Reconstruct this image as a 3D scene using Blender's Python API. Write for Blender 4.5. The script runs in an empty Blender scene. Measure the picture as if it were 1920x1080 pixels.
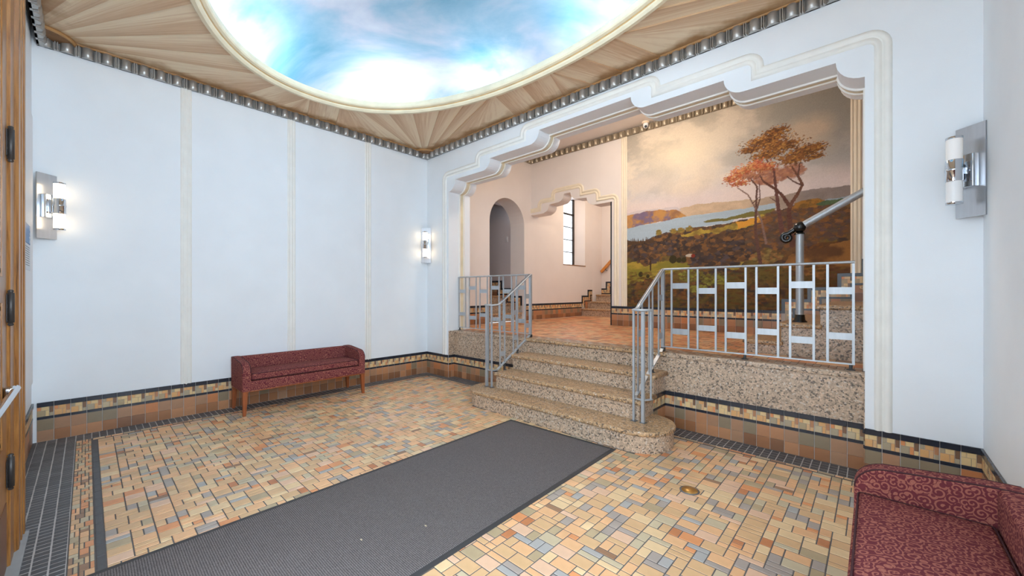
import bpy, math, random
import numpy as np
from mathutils import Vector, Matrix
random.seed(7)
rng = np.random.default_rng(7)
PI = math.pi
scn = bpy.context.scene
COL = scn.collection

# ------------------------------------------------------------------ camera, world, lights, exposure
CAM = (5.508, -3.866, 1.35)
YAW = math.radians(42.73)
cd = bpy.data.cameras.new('camera')
cd.sensor_width = 36.0
cd.lens = 36.0 * 736.2 / 1920.0
cd.shift_y = 7.0 / 1920.0
cd.clip_start = 0.02
cam = bpy.data.objects.new('camera', cd)
cam.location = CAM
cam.rotation_euler = (PI / 2, 0, YAW)
COL.objects.link(cam)
scn.camera = cam

w = bpy.data.worlds.new('world')
scn.world = w
w.use_nodes = True
bg = w.node_tree.nodes['Background']
bg.inputs[0].default_value = (0.80, 0.90, 1.0, 1)
bg.inputs[1].default_value = 2.2

def lamp(name, kind, loc, energy, color, size=0.1, rot=(0, 0, 0), size_y=None, spot=None, blend=0.5):
    d = bpy.data.lights.new(name, kind)
    d.energy = energy
    d.color = color
    if kind == 'AREA':
        d.shape = 'RECTANGLE' if size_y else 'DISK'
        d.size = size
        if size_y:
            d.size_y = size_y
    else:
        d.shadow_soft_size = size
    if kind == 'SPOT':
        d.spot_size = spot
        d.spot_blend = blend
    o = bpy.data.objects.new(name, d)
    o.location = loc
    o.rotation_euler = rot
    COL.objects.link(o)
    return o

W, YF = 6.015, -4.17          # room width, front wall
CX, CY = 2.985, -2.085        # centre of the oval
ZP = 0.735                    # upper hall floor
YB = 2.705                    # upper hall back wall

# daylight through the open entrance doors and the transom in the front wall
lamp('entrance_daylight', 'AREA', (4.35, -4.75, 1.75), 235, (0.72, 0.86, 1.0), 2.3, (-PI / 2, 0, 0), 3.1)
# fill light added to brighten the left wall, through a made-up window (fill_window, behind the camera's right shoulder)
lamp('side_fill_light', 'AREA', (6.60, -3.40, 2.05), 78, (0.70, 0.85, 1.0), 1.5, (0, PI / 2, 0), 1.5)
# cove lamps lying in the trough behind the rim of the oval dome
def sup(a, b, n, t):
    c, s = math.cos(t), math.sin(t)
    return (CX + a * math.copysign(abs(c) ** (2 / n), c), CY + b * math.copysign(abs(s) ** (2 / n), s))
COVE = [(199, 60), (153, 56), (112, 40), (79, 52), (60, 62), (38, 90), (18, 100), (0, 80), (-24, 50), (-62, 50), (-95, 50), (-130, 50)]
for deg, e in COVE:
    x, y = sup(2.34, 1.70, 2.3, math.radians(deg))
    lamp('cove_lamp', 'POINT', (x, y, 3.715), e * 0.33, (0.86, 0.94, 1.0), 0.05)
# ceiling lamp of the upper hall (fixture built below), warm lamp over the rear landing
lamp('hall_lamp', 'POINT', (2.95, 0.95, 4.08), 33, (1.0, 0.81, 0.64), 0.10)
lamp('hall_lamp_stair', 'POINT', (1.2, 4.2, 3.55), 16, (1.0, 0.80, 0.62), 0.10)

scn.view_settings.view_transform = 'Standard'
scn.view_settings.look = 'None'
scn.view_settings.exposure = 1.12
scn.view_settings.gamma = 1.0
scn.view_settings.use_curve_mapping = False
scn.cycles.max_bounces = 10
scn.cycles.diffuse_bounces = 6
scn.cycles.sample_clamp_indirect = 6.0
scn.cycles.caustics_reflective = False
scn.cycles.caustics_refractive = False

# ------------------------------------------------------------------ materials
def lin(r, g, b):
    f = lambda c: (c / 12.92) if c <= 0.04045 else ((c + 0.055) / 1.055) ** 2.4
    return (f(r / 255), f(g / 255), f(b / 255), 1)

class NT:
    def __init__(self, name):
        self.m = bpy.data.materials.new(name)
        self.m.use_nodes = True
        self.t = self.m.node_tree
        self.b = self.t.nodes['Principled BSDF']
    def n(self, kind, **kw):
        nd = self.t.nodes.new(kind)
        for k, v in kw.items():
            if k.startswith('i_'):
                key = k[2:]
                key = int(key) if key.isdigit() else key
                nd.inputs[key].default_value = v
            else:
                setattr(nd, k, v)
        return nd
    def l(self, a, ao, b, bi):
        self.t.links.new(a.outputs[ao], b.inputs[bi])
    def ramp(self, pts, interp='LINEAR'):
        r = self.t.nodes.new('ShaderNodeValToRGB')
        r.color_ramp.interpolation = interp
        els = r.color_ramp.elements
        while len(els) < len(pts):
            els.new(0.5)
        for e, (p, c) in zip(els, pts):
            e.position = p
            e.color = c
        return r
    def bump(self, src, out, strength, dist=0.01):
        bp = self.n('ShaderNodeBump')
        bp.inputs['Strength'].default_value = strength
        bp.inputs['Distance'].default_value = dist
        self.l(src, out, bp, 'Height')
        self.l(bp, 0, self.b, 'Normal')
    def coord(self, scale=(1, 1, 1), kind='Object'):
        tc = self.n('ShaderNodeTexCoord')
        mp = self.n('ShaderNodeMapping')
        mp.inputs['Scale'].default_value = scale
        self.l(tc, kind, mp, 0)
        return mp

def simple(name, col, rough=0.5, metal=0.0, var=0.0, scale=8.0, bump=0.0, bscale=60.0, spec=None, stretch=(1, 1, 1)):
    N = NT(name)
    N.b.inputs['Base Color'].default_value = col
    N.b.inputs['Roughness'].default_value = rough
    N.b.inputs['Metallic'].default_value = metal
    if spec is not None:
        N.b.inputs['Specular IOR Level'].default_value = spec
    mp = N.coord(stretch)
    if var:
        nz = N.n('ShaderNodeTexNoise')
        nz.inputs['Scale'].default_value = scale
        nz.inputs['Detail'].default_value = 4
        N.l(mp, 0, nz, 'Vector')
        lo = tuple(max(0, c * (1 - var)) for c in col[:3]) + (1,)
        hi = tuple(min(1, c * (1 + var)) for c in col[:3]) + (1,)
        r = N.ramp([(0.3, lo), (0.7, hi)])
        N.l(nz, 0, r, 0)
        N.l(r, 0, N.b, 'Base Color')
    if bump:
        nb = N.n('ShaderNodeTexNoise')
        nb.inputs['Scale'].default_value = bscale
        nb.inputs['Detail'].default_value = 3
        N.l(mp, 0, nb, 'Vector')
        N.bump(nb, 0, bump, 0.004)
    return N.m

M = {}
M['wall'] = simple('wall_plaster', lin(235, 240, 244), 0.65, var=0.02, scale=2.5, bump=0.12, bscale=140)
M['hallwall'] = simple('hall_plaster', lin(232, 226, 222), 0.7, var=0.02, scale=2.5, bump=0.12, bscale=140)
M['nichewall'] = simple('niche_grey_plaster', lin(186, 180, 182), 0.7, var=0.02, scale=3)
M['cream'] = simple('cream_moulding', lin(237, 236, 230), 0.5, var=0.03, scale=9)
M['creamwarm'] = simple('cream_moulding_hall', lin(236, 226, 204), 0.5, var=0.03, scale=9)
M['white'] = simple('white_paint', lin(236, 238, 240), 0.55)
M['rim'] = simple('rim_plaster', lin(226, 214, 184), 0.55, var=0.10, scale=5, bump=0.1)
M['rimgroove'] = simple('rim_gilt', lin(196, 160, 105), 0.5, var=0.25, scale=6)
M['silver'] = simple('silver_leaf', lin(178, 177, 174), 0.34, 0.55, var=0.10, scale=20)
M['silver2'] = simple('bronze_leaf', lin(176, 164, 144), 0.38, 0.5, var=0.10, scale=20)
M['ochre'] = simple('ochre_bead', lin(178, 134, 84), 0.5, var=0.2, scale=6)
M['ochred'] = simple('ochre_dark', lin(140, 100, 62), 0.55, var=0.25, scale=9)
M['alu'] = simple('brushed_aluminium', lin(178, 184, 189), 0.38, 0.4, var=0.08, scale=30, stretch=(1, 1, 0.2))
M['aludark'] = simple('iron_foot', lin(80, 82, 84), 0.5, 0.6)
M['chrome'] = simple('chrome', lin(210, 215, 222), 0.10, 1.0)
M['plate'] = simple('brushed_steel_plate', lin(200, 204, 210), 0.28, 0.85, var=0.05, scale=40, stretch=(1, 1, 0.1))
M['black'] = simple('black_iron', lin(16, 18, 19), 0.22, 0.0, spec=0.6)
M['darkmetal'] = simple('dark_steel', lin(62, 58, 56), 0.45, 0.4)
M['cherry'] = simple('cherry_wood', lin(150, 82, 44), 0.35, var=0.22, scale=6, stretch=(14, 14, 1.5))
M['pine'] = simple('orange_pine', lin(206, 134, 54), 0.35, var=0.12, scale=6)
M['piping'] = simple('dark_piping', lin(62, 26, 32), 0.8)
M['rubber'] = simple('rubber_edge', lin(58, 57, 58), 0.6)
M['brass'] = simple('brass', lin(196, 150, 84), 0.30, 0.9, var=0.25, scale=30)
M['lead'] = simple('lead_ring', lin(120, 122, 126), 0.4, 0.6)
M['grout'] = simple('floor_grout', lin(96, 93, 92), 0.85, var=0.15, scale=10)
M['lgrout'] = simple('light_grout', lin(186, 182, 178), 0.85, var=0.1, scale=10)
M['threshold'] = simple('grey_stone_sill', lin(158, 160, 160), 0.6, var=0.08, scale=12)
M['bluesign'] = simple('blue_sign', lin(22, 112, 178), 0.4)
M['paper'] = simple('paper', lin(222, 228, 234), 0.7)
M['ink'] = simple('grey_ink', lin(130, 136, 142), 0.8)
M['switch'] = simple('ivory_plastic', lin(205, 203, 206), 0.4)
M['camwhite'] = simple('ivory_shell', lin(232, 214, 190), 0.35)

# ceramic palette
CER = {
    'tan': (216, 176, 130), 'peach': (230, 180, 132), 'cream': (230, 198, 152), 'orange': (222, 150, 98), 'olive': (180, 160, 126),
    'grey': (168, 156, 146), 'sage': (200, 184, 152), 'brown': (150, 114, 86), 'rust': (192, 124, 80), 'pink': (226, 186, 154), 'blue': (172, 170, 166),
    'b_brown': (170, 130, 100), 'b_rust': (184, 132, 94), 'b_olive': (142, 126, 102), 'b_orange': (196, 128, 82), 'b_dark': (136, 94, 66), 'b_mid': (160, 110, 74),
    'm_yellow': (228, 200, 148), 'm_orange': (222, 172, 116), 'm_dark': (128, 98, 76), 'm_grey': (176, 162, 136),
}
for k, c in CER.items():
    floorish = not (k.startswith('b_') or k.startswith('m_'))
    M['t_' + k] = simple('tile_' + k, lin(*c), 0.34 if floorish else 0.30, var=0.13, scale=7, bump=0.06, bscale=90)
M['t_black'] = simple('tile_black', lin(42, 46, 56), 0.22, var=0.15, scale=20)
M['t_charcoal'] = simple('tile_charcoal', lin(76, 76, 78), 0.45, var=0.12, scale=20, bump=0.08, bscale=120)
FLOOR_MIX = {'big': [('tan', 5), ('peach', 5), ('cream', 4), ('pink', 2), ('olive', 1.2), ('sage', 0.7), ('orange', 0.8)],
             'strip': [('grey', 2), ('sage', 2), ('tan', 4), ('brown', .6), ('peach', 3), ('pink', 2), ('blue', .8), ('cream', 1)],
             'rect': [('grey', 3), ('sage', 2), ('olive', 1.3), ('rust', .6), ('tan', 4), ('peach', 3), ('blue', 1), ('cream', 1)],
             'small': [('orange', 5), ('cream', 2), ('tan', 2), ('peach', 2), ('rust', 1)]}
HALL_MIX = {'big': [('tan', 3), ('peach', 2), ('orange', 2), ('rust', 2), ('brown', 1)], 'strip': [('tan', 2), ('rust', 2), ('brown', 1), ('peach', 1)],
            'rect': [('rust', 2), ('tan', 2), ('orange', 2)], 'small': [('orange', 2), ('rust', 2), ('tan', 1)]}
def pick(lst):
    return 't_' + random.choices([a for a, _ in lst], [b for _, b in lst])[0]

def terrazzo(name, base, dark=0.10):
    N = NT(name)
    mp = N.coord()
    def vor(scale, pts):
        v = N.n('ShaderNodeTexVoronoi')
        v.inputs['Scale'].default_value = scale
        N.l(mp, 0, v, 'Vector')
        sp = N.n('ShaderNodeSeparateColor')
        N.l(v, 'Color', sp, 0)
        r = N.ramp(pts, 'CONSTANT')
        N.l(sp, 0, r, 0)
        return v, r
    b = base
    s = lambda f: lin(*[min(255, c * f) for c in b])
    v1, r1 = vor(82, [(0.0, lin(50, 49, 52)), (dark, s(0.76)), (dark + .12, s(0.95)), (0.55, s(1.06)), (0.80, s(1.16)), (0.93, lin(214, 204, 190))])
    v2, r2 = vor(190, [(0.0, lin(70, 66, 64)), (0.08, s(0.85)), (0.4, s(1.0)), (0.8, s(1.12))])
    mx = N.n('ShaderNodeMix', data_type='RGBA')
    mx.inputs[0].default_value = 0.32
    N.l(r1, 0, mx, 6)
    N.l(r2, 0, mx, 7)
    N.l(mx, 2, N.b, 'Base Color')
    N.b.inputs['Roughness'].default_value = 0.38
    return N.m
M['terrazzo'] = terrazzo('terrazzo', (190, 166, 142), 0.14)
M['tread'] = terrazzo('terrazzo_tread', (186, 152, 114), 0.13)

def fabric():
    N = NT('burgundy_scroll_fabric')
    mp = N.coord()
    v = N.n('ShaderNodeTexVoronoi')
    v.inputs['Scale'].default_value = 34
    N.l(mp, 0, v, 'Vector')
    df = N.n('ShaderNodeVectorMath', operation='SUBTRACT')
    N.l(mp, 0, df, 0)
    N.l(v, 'Position', df, 1)
    sp = N.n('ShaderNodeSeparateXYZ')
    N.l(df, 0, sp, 0)
    def mad(src, o, k, add, ao):
        m = N.n('ShaderNodeMath', operation='MULTIPLY_ADD')
        m.inputs[1].default_value = k
        N.l(src, o, m, 0)
        N.l(add, ao, m, 2)
        return m
    a = mad(sp, 0, 0.37, sp, 2)
    b = mad(sp, 0, 0.80, sp, 1)
    at = N.n('ShaderNodeMath', operation='ARCTAN2')
    N.l(a, 0, at, 0)
    N.l(b, 0, at, 1)
    ph = mad(v, 'Distance', 14.0, at, 0)
    sn = N.n('ShaderNodeMath', operation='SINE')
    N.l(ph, 0, sn, 0)
    mr = N.n('ShaderNodeMapRange')
    mr.inputs[1].default_value = -1
    mr.inputs[2].default_value = 1
    N.l(sn, 0, mr, 0)
    r = N.ramp([(0.0, lin(104, 48, 54)), (0.60, lin(110, 52, 57)), (0.84, lin(168, 108, 92)), (1.0, lin(152, 92, 80))])
    N.l(mr, 0, r, 0)
    N.l(r, 0, N.b, 'Base Color')
    N.b.inputs['Roughness'].default_value = 0.9
    N.b.inputs['Specular IOR Level'].default_value = 0.15
    w2 = N.n('ShaderNodeTexNoise')
    w2.inputs['Scale'].default_value = 500
    N.l(mp, 0, w2, 'Vector')
    N.bump(w2, 0, 0.3, 0.002)
    return N.m
M['fabric'] = fabric()

def oak():
    N = NT('oak_varnished')
    mp = N.coord((22, 22, 1.2))
    nz = N.n('ShaderNodeTexNoise')
    nz.inputs['Scale'].default_value = 3.5
    nz.inputs['Detail'].default_value = 8
    nz.inputs['Roughness'].default_value = 0.7
    N.l(mp, 0, nz, 'Vector')
    r = N.ramp([(0.30, lin(84, 52, 26)), (0.45, lin(140, 92, 44)), (0.60, lin(170, 118, 62)), (0.75, lin(100, 64, 32))])
    N.l(nz, 0, r, 0)
    N.l(r, 0, N.b, 'Base Color')
    N.b.inputs['Roughness'].default_value = 0.32
    N.bump(nz, 0, 0.25, 0.003)
    return N.m
M['oak'] = oak()
M['kick'] = simple('brown_kick_plate', lin(126, 84, 56), 0.35, 0.3, var=0.1, scale=5)

def carpet():
    N = NT('ribbed_entrance_carpet')
    mp = N.coord()
    wv = N.n('ShaderNodeTexWave', wave_type='BANDS', bands_direction='Y')
    wv.inputs['Scale'].default_value = 32
    wv.inputs['Distortion'].default_value = 0.6
    wv.inputs['Detail'].default_value = 1
    N.l(mp, 0, wv, 'Vector')
    nz = N.n('ShaderNodeTexNoise')
    nz.inputs['Scale'].default_value = 300
    nz.inputs['Detail'].default_value = 2
    N.l(mp, 0, nz, 'Vector')
    mm = N.n('ShaderNodeMath', operation='MULTIPLY_ADD')
    mm.inputs[1].default_value = 0.35
    N.l(wv, 'Fac', mm, 0)
    N.l(nz, 0, mm, 2)
    r = N.ramp([(0.35, lin(66, 61, 61)), (0.70, lin(106, 100, 99)), (0.98, lin(136, 129, 127))])
    N.l(mm, 0, r, 0)
    N.l(r, 0, N.b, 'Base Color')
    N.b.inputs['Roughness'].default_value = 0.95
    N.b.inputs['Specular IOR Level'].default_value = 0.2
    N.bump(mm, 0, 0.8, 0.004)
    return N.m
M['carpet'] = carpet()

def sky_paint():
    N = NT('painted_sky')
    mp = N.coord((1, 1, 1))
    mp.inputs['Rotation'].default_value = (0, 0, math.radians(-35))
    mp2 = N.n('ShaderNodeMapping')
    mp2.inputs['Scale'].default_value = (0.42, 0.80, 0.6)
    mp2.inputs['Location'].default_value = (3.1, 1.7, 0.4)
    N.l(mp, 0, mp2, 0)
    nz = N.n('ShaderNodeTexNoise')
    nz.inputs['Scale'].default_value = 1.15
    nz.inputs['Detail'].default_value = 7
    nz.inputs['Roughness'].default_value = 0.55
    nz.inputs['Distortion'].default_value = 0.5
    N.l(mp2, 0, nz, 'Vector')
    r = N.ramp([(0.36, lin(58, 102, 124)), (0.45, lin(80, 118, 136)), (0.53, lin(110, 134, 150)), (0.60, lin(140, 146, 158)), (0.72, lin(166, 168, 174))])
    N.l(nz, 0, r, 0)
    N.l(r, 0, N.b, 'Base Color')
    N.b.inputs['Roughness'].default_value = 0.8
    N.b.inputs['Specular IOR Level'].default_value = 0.1
    return N.m
M['sky'] = sky_paint()

def ceiling_mat():
    N = NT('glazed_fan_plaster')
    uv = N.n('ShaderNodeUVMap')
    sp = N.n('ShaderNodeSeparateXYZ')
    N.l(uv, 0, sp, 0)
    mp = N.n('ShaderNodeMapping')
    mp.inputs['Scale'].default_value = (11, 1.1, 1)
    N.l(uv, 0, mp, 0)
    nz = N.n('ShaderNodeTexNoise')
    nz.inputs['Scale'].default_value = 1.6
    nz.inputs['Detail'].default_value = 6
    nz.inputs['Roughness'].default_value = 0.6
    N.l(mp, 0, nz, 'Vector')
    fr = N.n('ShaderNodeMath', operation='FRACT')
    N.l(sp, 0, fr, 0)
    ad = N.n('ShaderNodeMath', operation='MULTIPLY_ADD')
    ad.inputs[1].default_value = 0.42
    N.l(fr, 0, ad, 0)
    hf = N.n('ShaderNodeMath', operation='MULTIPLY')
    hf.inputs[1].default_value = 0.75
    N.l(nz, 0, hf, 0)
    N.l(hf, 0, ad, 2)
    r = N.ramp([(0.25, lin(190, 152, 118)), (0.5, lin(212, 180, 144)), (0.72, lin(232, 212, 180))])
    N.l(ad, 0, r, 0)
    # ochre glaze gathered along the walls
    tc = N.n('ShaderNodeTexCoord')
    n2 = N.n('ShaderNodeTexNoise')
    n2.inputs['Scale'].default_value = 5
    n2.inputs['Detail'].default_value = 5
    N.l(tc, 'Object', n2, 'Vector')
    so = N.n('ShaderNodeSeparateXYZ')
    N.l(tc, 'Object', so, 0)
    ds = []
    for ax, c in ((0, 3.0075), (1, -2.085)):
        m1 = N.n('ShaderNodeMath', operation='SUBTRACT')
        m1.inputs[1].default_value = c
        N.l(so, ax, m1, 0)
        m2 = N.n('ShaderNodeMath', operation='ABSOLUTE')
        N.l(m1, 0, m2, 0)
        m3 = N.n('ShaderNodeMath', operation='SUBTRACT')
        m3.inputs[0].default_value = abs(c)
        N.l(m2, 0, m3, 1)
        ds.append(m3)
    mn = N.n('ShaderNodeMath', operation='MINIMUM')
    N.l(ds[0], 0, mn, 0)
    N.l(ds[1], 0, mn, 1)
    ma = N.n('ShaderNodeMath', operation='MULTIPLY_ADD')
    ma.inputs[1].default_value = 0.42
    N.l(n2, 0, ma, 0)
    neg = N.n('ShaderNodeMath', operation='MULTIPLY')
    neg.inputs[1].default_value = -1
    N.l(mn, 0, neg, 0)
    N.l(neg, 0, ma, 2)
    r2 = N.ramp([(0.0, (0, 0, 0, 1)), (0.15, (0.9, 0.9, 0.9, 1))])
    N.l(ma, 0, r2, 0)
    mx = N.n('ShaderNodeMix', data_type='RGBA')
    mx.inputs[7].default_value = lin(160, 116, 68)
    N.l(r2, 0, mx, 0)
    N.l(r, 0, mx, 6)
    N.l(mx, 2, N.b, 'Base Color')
    N.b.inputs['Roughness'].default_value = 0.55
    N.bump(nz, 0, 0.12, 0.01)
    return N.m
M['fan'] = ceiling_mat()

def glassmat():
    N = NT('clear_window_glass')
    t = N.t
    out = t.nodes['Material Output']
    tr = N.n('ShaderNodeBsdfTransparent')
    gl = N.n('ShaderNodeBsdfGlossy')
    gl.inputs['Roughness'].default_value = 0.03
    lw = N.n('ShaderNodeLayerWeight')
    fz = N.n('ShaderNodeMath', operation='MULTIPLY')
    fz.inputs[1].default_value = 0.18
    N.l(lw, 'Facing', fz, 0)
    mx = N.n('ShaderNodeMixShader')
    N.l(fz, 0, mx, 0)
    N.l(tr, 0, mx, 1)
    N.l(gl, 0, mx, 2)
    t.links.new(mx.outputs[0], out.inputs[0])
    t.nodes.remove(N.b)
    return N.m
M['glass'] = glassmat()

def tubemat(name, strength):
    N = NT(name)
    N.b.inputs['Base Color'].default_value = lin(236, 238, 240)
    N.b.inputs['Roughness'].default_value = 0.35
    N.b.inputs['Emission Color'].default_value = (1.0, 0.74, 0.46, 1)
    N.b.inputs['Emission Strength'].default_value = strength
    return N.m
M['lit'] = tubemat('lit_opal_glass', 2.3)
M['dim'] = tubemat('dim_opal_glass', 0.012)
M['dimlit'] = tubemat('faint_opal_glass', 0.05)

# ------------------------------------------------------------------ mesh builder
def setp(o, label=None, cat=None, group=None, kind=None):
    if label: o['label'] = label
    if cat: o['category'] = cat
    if group: o['group'] = group
    if kind: o['kind'] = kind
    return o

def link(name, me, parent=None, loc=None, rz=0.0):
    o = bpy.data.objects.new(name, me)
    COL.objects.link(o)
    if parent is not None:
        o.parent = parent
    if loc is not None:
        o.location = loc
    if rz:
        o.rotation_euler = (0, 0, rz)
    return o

class MB:
    def __init__(self):
        self.v, self.f, self.m, self.s = [], [], [], []
    def add(self, vs, fs, mi=0, smooth=False):
        k = len(self.v)
        self.v.extend(vs)
        for f in fs:
            self.f.append(tuple(k + i for i in f))
            self.m.append(mi)
            self.s.append(smooth)
        return self
    def box(self, a, b, mi=0):
        (x0, y0, z0), (x1, y1, z1) = a, b
        vs = [(x0, y0, z0), (x1, y0, z0), (x1, y1, z0), (x0, y1, z0), (x0, y0, z1), (x1, y0, z1), (x1, y1, z1), (x0, y1, z1)]
        return self.add(vs, [(3, 2, 1, 0), (4, 5, 6, 7), (0, 1, 5, 4), (1, 2, 6, 5), (2, 3, 7, 6), (3, 0, 4, 7)], mi)
    def bevbox(self, a, b, r, mi=0, seg=3):
        # rounded box: superellipsoid-like cage by rounded rectangle layers along z
        (x0, y0, z0), (x1, y1, z1) = a, b
        r = min(r, (x1 - x0) / 2.01, (y1 - y0) / 2.01, (z1 - z0) / 2.01)
        rings = []
        lay = [(z0 + r - r * math.cos(t), r - r * math.sin(t)) for t in [PI / 2 * i / seg for i in range(seg + 1)]]
        lay += [(z1 - r + r * math.sin(t), r - r * math.cos(t)) for t in [PI / 2 * i / seg for i in range(seg + 1)]]
        for z, ins in lay:
            ring = []
            for cx, cy, a0 in ((x1 - r, y1 - r, 0), (x0 + r, y1 - r, PI / 2), (x0 + r, y0 + r, PI), (x1 - r, y0 + r, 1.5 * PI)):
                for i in range(seg + 1):
                    t = a0 + PI / 2 * i / seg
                    ring.append((cx + (r - ins) * math.cos(t), cy + (r - ins) * math.sin(t), z))
            rings.append(ring)
        return self.rings(rings, mi, cap=True, smooth=True)
    def rings(self, rings, mi=0, cap=True, smooth=False, closed=True):
        n = len(rings[0])
        vs = [p for r in rings for p in r]
        fs = []
        for i in range(len(rings) - 1):
            for j in range(n if closed else n - 1):
                j2 = (j + 1) % n
                fs.append((i * n + j, i * n + j2, (i + 1) * n + j2, (i + 1) * n + j))
        self.add(vs, fs, mi, smooth)
        if cap and closed:
            self.add(list(rings[0]), [tuple(range(n))[::-1]], mi)
            self.add(list(rings[-1]), [tuple(range(n))], mi)
        return self
    def prism(self, poly, z0, z1, mi=0, smooth=False):
        return self.rings([[(x, y, z0) for x, y in poly], [(x, y, z1) for x, y in poly]], mi, True, smooth)
    def tube(self, pts, r, seg=8, mi=0, cap=True, flat=None):
        pts = [Vector(p) for p in pts]
        rr = r if isinstance(r, (list, tuple)) else [r] * len(pts)
        rings = []
        up = Vector((0, 0, 1))
        prev = None
        for i, p in enumerate(pts):
            d = (pts[min(i + 1, len(pts) - 1)] - pts[max(i - 1, 0)]).normalized()
            a = prev if prev is not None else (up.cross(d) if abs(d.dot(up)) < 0.95 else Vector((1, 0, 0)))
            a = (a - d * a.dot(d)).normalized()
            b = d.cross(a)
            prev = a
            ka, kb = flat if flat else (1, 1)
            rings.append([tuple(p + (a * math.cos(t) * ka + b * math.sin(t) * kb) * rr[i]) for t in [2 * PI * k / seg for k in range(seg)]])
        return self.rings(rings, mi, cap, True)
    def bar(self, p, q, w, d, mi=0, side=None):
        # rectangular bar from p to q; w along 'side' vector, d along the other
        p, q = Vector(p), Vector(q)
        ax = (q - p).normalized()
        s = Vector(side) if side else (Vector((0, 0, 1)).cross(ax) if abs(ax.z) < 0.9 else Vector((1, 0, 0)))
        s = (s - ax * s.dot(ax)).normalized()
        t = ax.cross(s)
        rg = []
        for c in (p, q):
            rg.append([tuple(c + s * (w / 2 * i) + t * (d / 2 * j)) for i, j in ((-1, -1), (1, -1), (1, 1), (-1, 1))])
        return self.rings(rg, mi, True)
    def lathe(self, prof, c=(0, 0, 0), seg=20, mi=0, cap=True):
        rings = [[(c[0] + r * math.cos(2 * PI * k / seg), c[1] + r * math.sin(2 * PI * k / seg), c[2] + z) for k in range(seg)] for r, z in prof]
        return self.rings(rings, mi, cap, True)
    def grid(self, rows, mi=0, smooth=True, flip=False):
        n = len(rows[0])
        vs = [p for r in rows for p in r]
        fs = []
        for i in range(len(rows) - 1):
            for j in range(n - 1):
                f = (i * n + j, i * n + j + 1, (i + 1) * n + j + 1, (i + 1) * n + j)
                fs.append(f[::-1] if flip else f)
        return self.add(vs, fs, mi, smooth)
    def mesh(self, name, mats):
        me = bpy.data.meshes.new(name)
        me.from_pydata(self.v, [], self.f)
        for m in mats if isinstance(mats, (list, tuple)) else [mats]:
            me.materials.append(M[m] if isinstance(m, str) else m)
        me.polygons.foreach_set('material_index', self.m)
        me.polygons.foreach_set('use_smooth', self.s)
        me.update()
        return me
    def build(self, name, mats, parent=None, loc=None, rz=0.0):
        return link(name, self.mesh(name, mats), parent, loc, rz)

def empty(name, loc=(0, 0, 0), rz=0.0):
    o = bpy.data.objects.new(name, None)
    COL.objects.link(o)
    o.location = loc
    o.rotation_euler = (0, 0, rz)
    return o

def struct(o, label=None):
    o['kind'] = 'structure'
    if label: o['label'] = label
    return o

# tile piece: local x along the wall, z up, face towards -y
_tc = {}
def wall_tile_mesh(wd, ht, th, mat):
    k = (round(wd, 4), round(ht, 4), round(th, 4), mat)
    if k not in _tc:
        b = min(0.0022, wd * 0.12, ht * 0.12)
        mb = MB()
        vs = [(0, 0, 0), (wd, 0, 0), (wd, 0, ht), (0, 0, ht), (b, -th, b), (wd - b, -th, b), (wd - b, -th, ht - b), (b, -th, ht - b),
              (0, -th + b, 0), (wd, -th + b, 0), (wd, -th + b, ht), (0, -th + b, ht)]
        fs = [(4, 5, 6, 7), (8, 9, 5, 4), (9, 10, 6, 5), (10, 11, 7, 6), (11, 8, 4, 7), (0, 1, 9, 8), (1, 2, 10, 9), (2, 3, 11, 10), (3, 0, 8, 11)]
        mb.add(vs, fs)
        _tc[k] = mb.mesh('tile', [mat])
    return _tc[k]
_fc = {}
def floor_tile_verts(wd, dp, th):
    b = 0.002
    vs = [(0, 0, -th), (wd, 0, -th), (wd, dp, -th), (0, dp, -th), (0, 0, -b), (wd, 0, -b), (wd, dp, -b), (0, dp, -b), (b, b, 0), (wd - b, b, 0), (wd - b, dp - b, 0), (b, dp - b, 0)]
    fs = [(8, 9, 10, 11), (4, 5, 9, 8), (5, 6, 10, 9), (6, 7, 11, 10), (7, 4, 8, 11), (0, 1, 5, 4), (1, 2, 6, 5), (2, 3, 7, 6), (3, 0, 4, 7)]
    return vs, fs
def floor_tile_mesh(wd, dp, th, mat):
    k = (round(wd, 4), round(dp, 4), round(th, 4), mat)
    if k not in _fc:
        vs, fs = floor_tile_verts(wd, dp, th)
        _fc[k] = MB().add(vs, fs).mesh('tile', [mat])
    return _fc[k]

FWD = Vector((-math.sin(YAW), math.cos(YAW), 0))
RGT = Vector((math.cos(YAW), math.sin(YAW), 0))
def seen_size(p, wd, dp):
    # rough share of the view a floor piece takes, used only to choose which pieces are single parts
    v = Vector(p) - Vector(CAM)
    z = v.dot(FWD)
    if z < 0.3: return 0
    x, y = v.dot(RGT) / z, v.z / z
    if abs(x) > 1.34 or y < -0.78 or y > 0.8: return 0
    return wd * dp * abs(v.z) / z ** 3

def join_tiles(name, items, parent, mats_used):
    # items: (verts, faces, mat)
    mats = sorted(set(mats_used))
    idx = {m: i for i, m in enumerate(mats)}
    mb = MB()
    for vs, fs, m in items:
        mb.add(vs, fs, idx[m])
    o = mb.build(name, mats, parent)
    o['kind'] = 'stuff'
    return o

def in_poly(x, y, poly):
    c = False
    n = len(poly)
    for i in range(n):
        x1, y1 = poly[i]
        x2, y2 = poly[(i + 1) % n]
        if (y1 > y) != (y2 > y) and x < (x2 - x1) * (y - y1) / (y2 - y1) + x1:
            c = not c
    return c

RUG = [(2.69, -0.83), (3.885, -0.79), (3.945, -4.06), (2.765, -4.08)]

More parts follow.
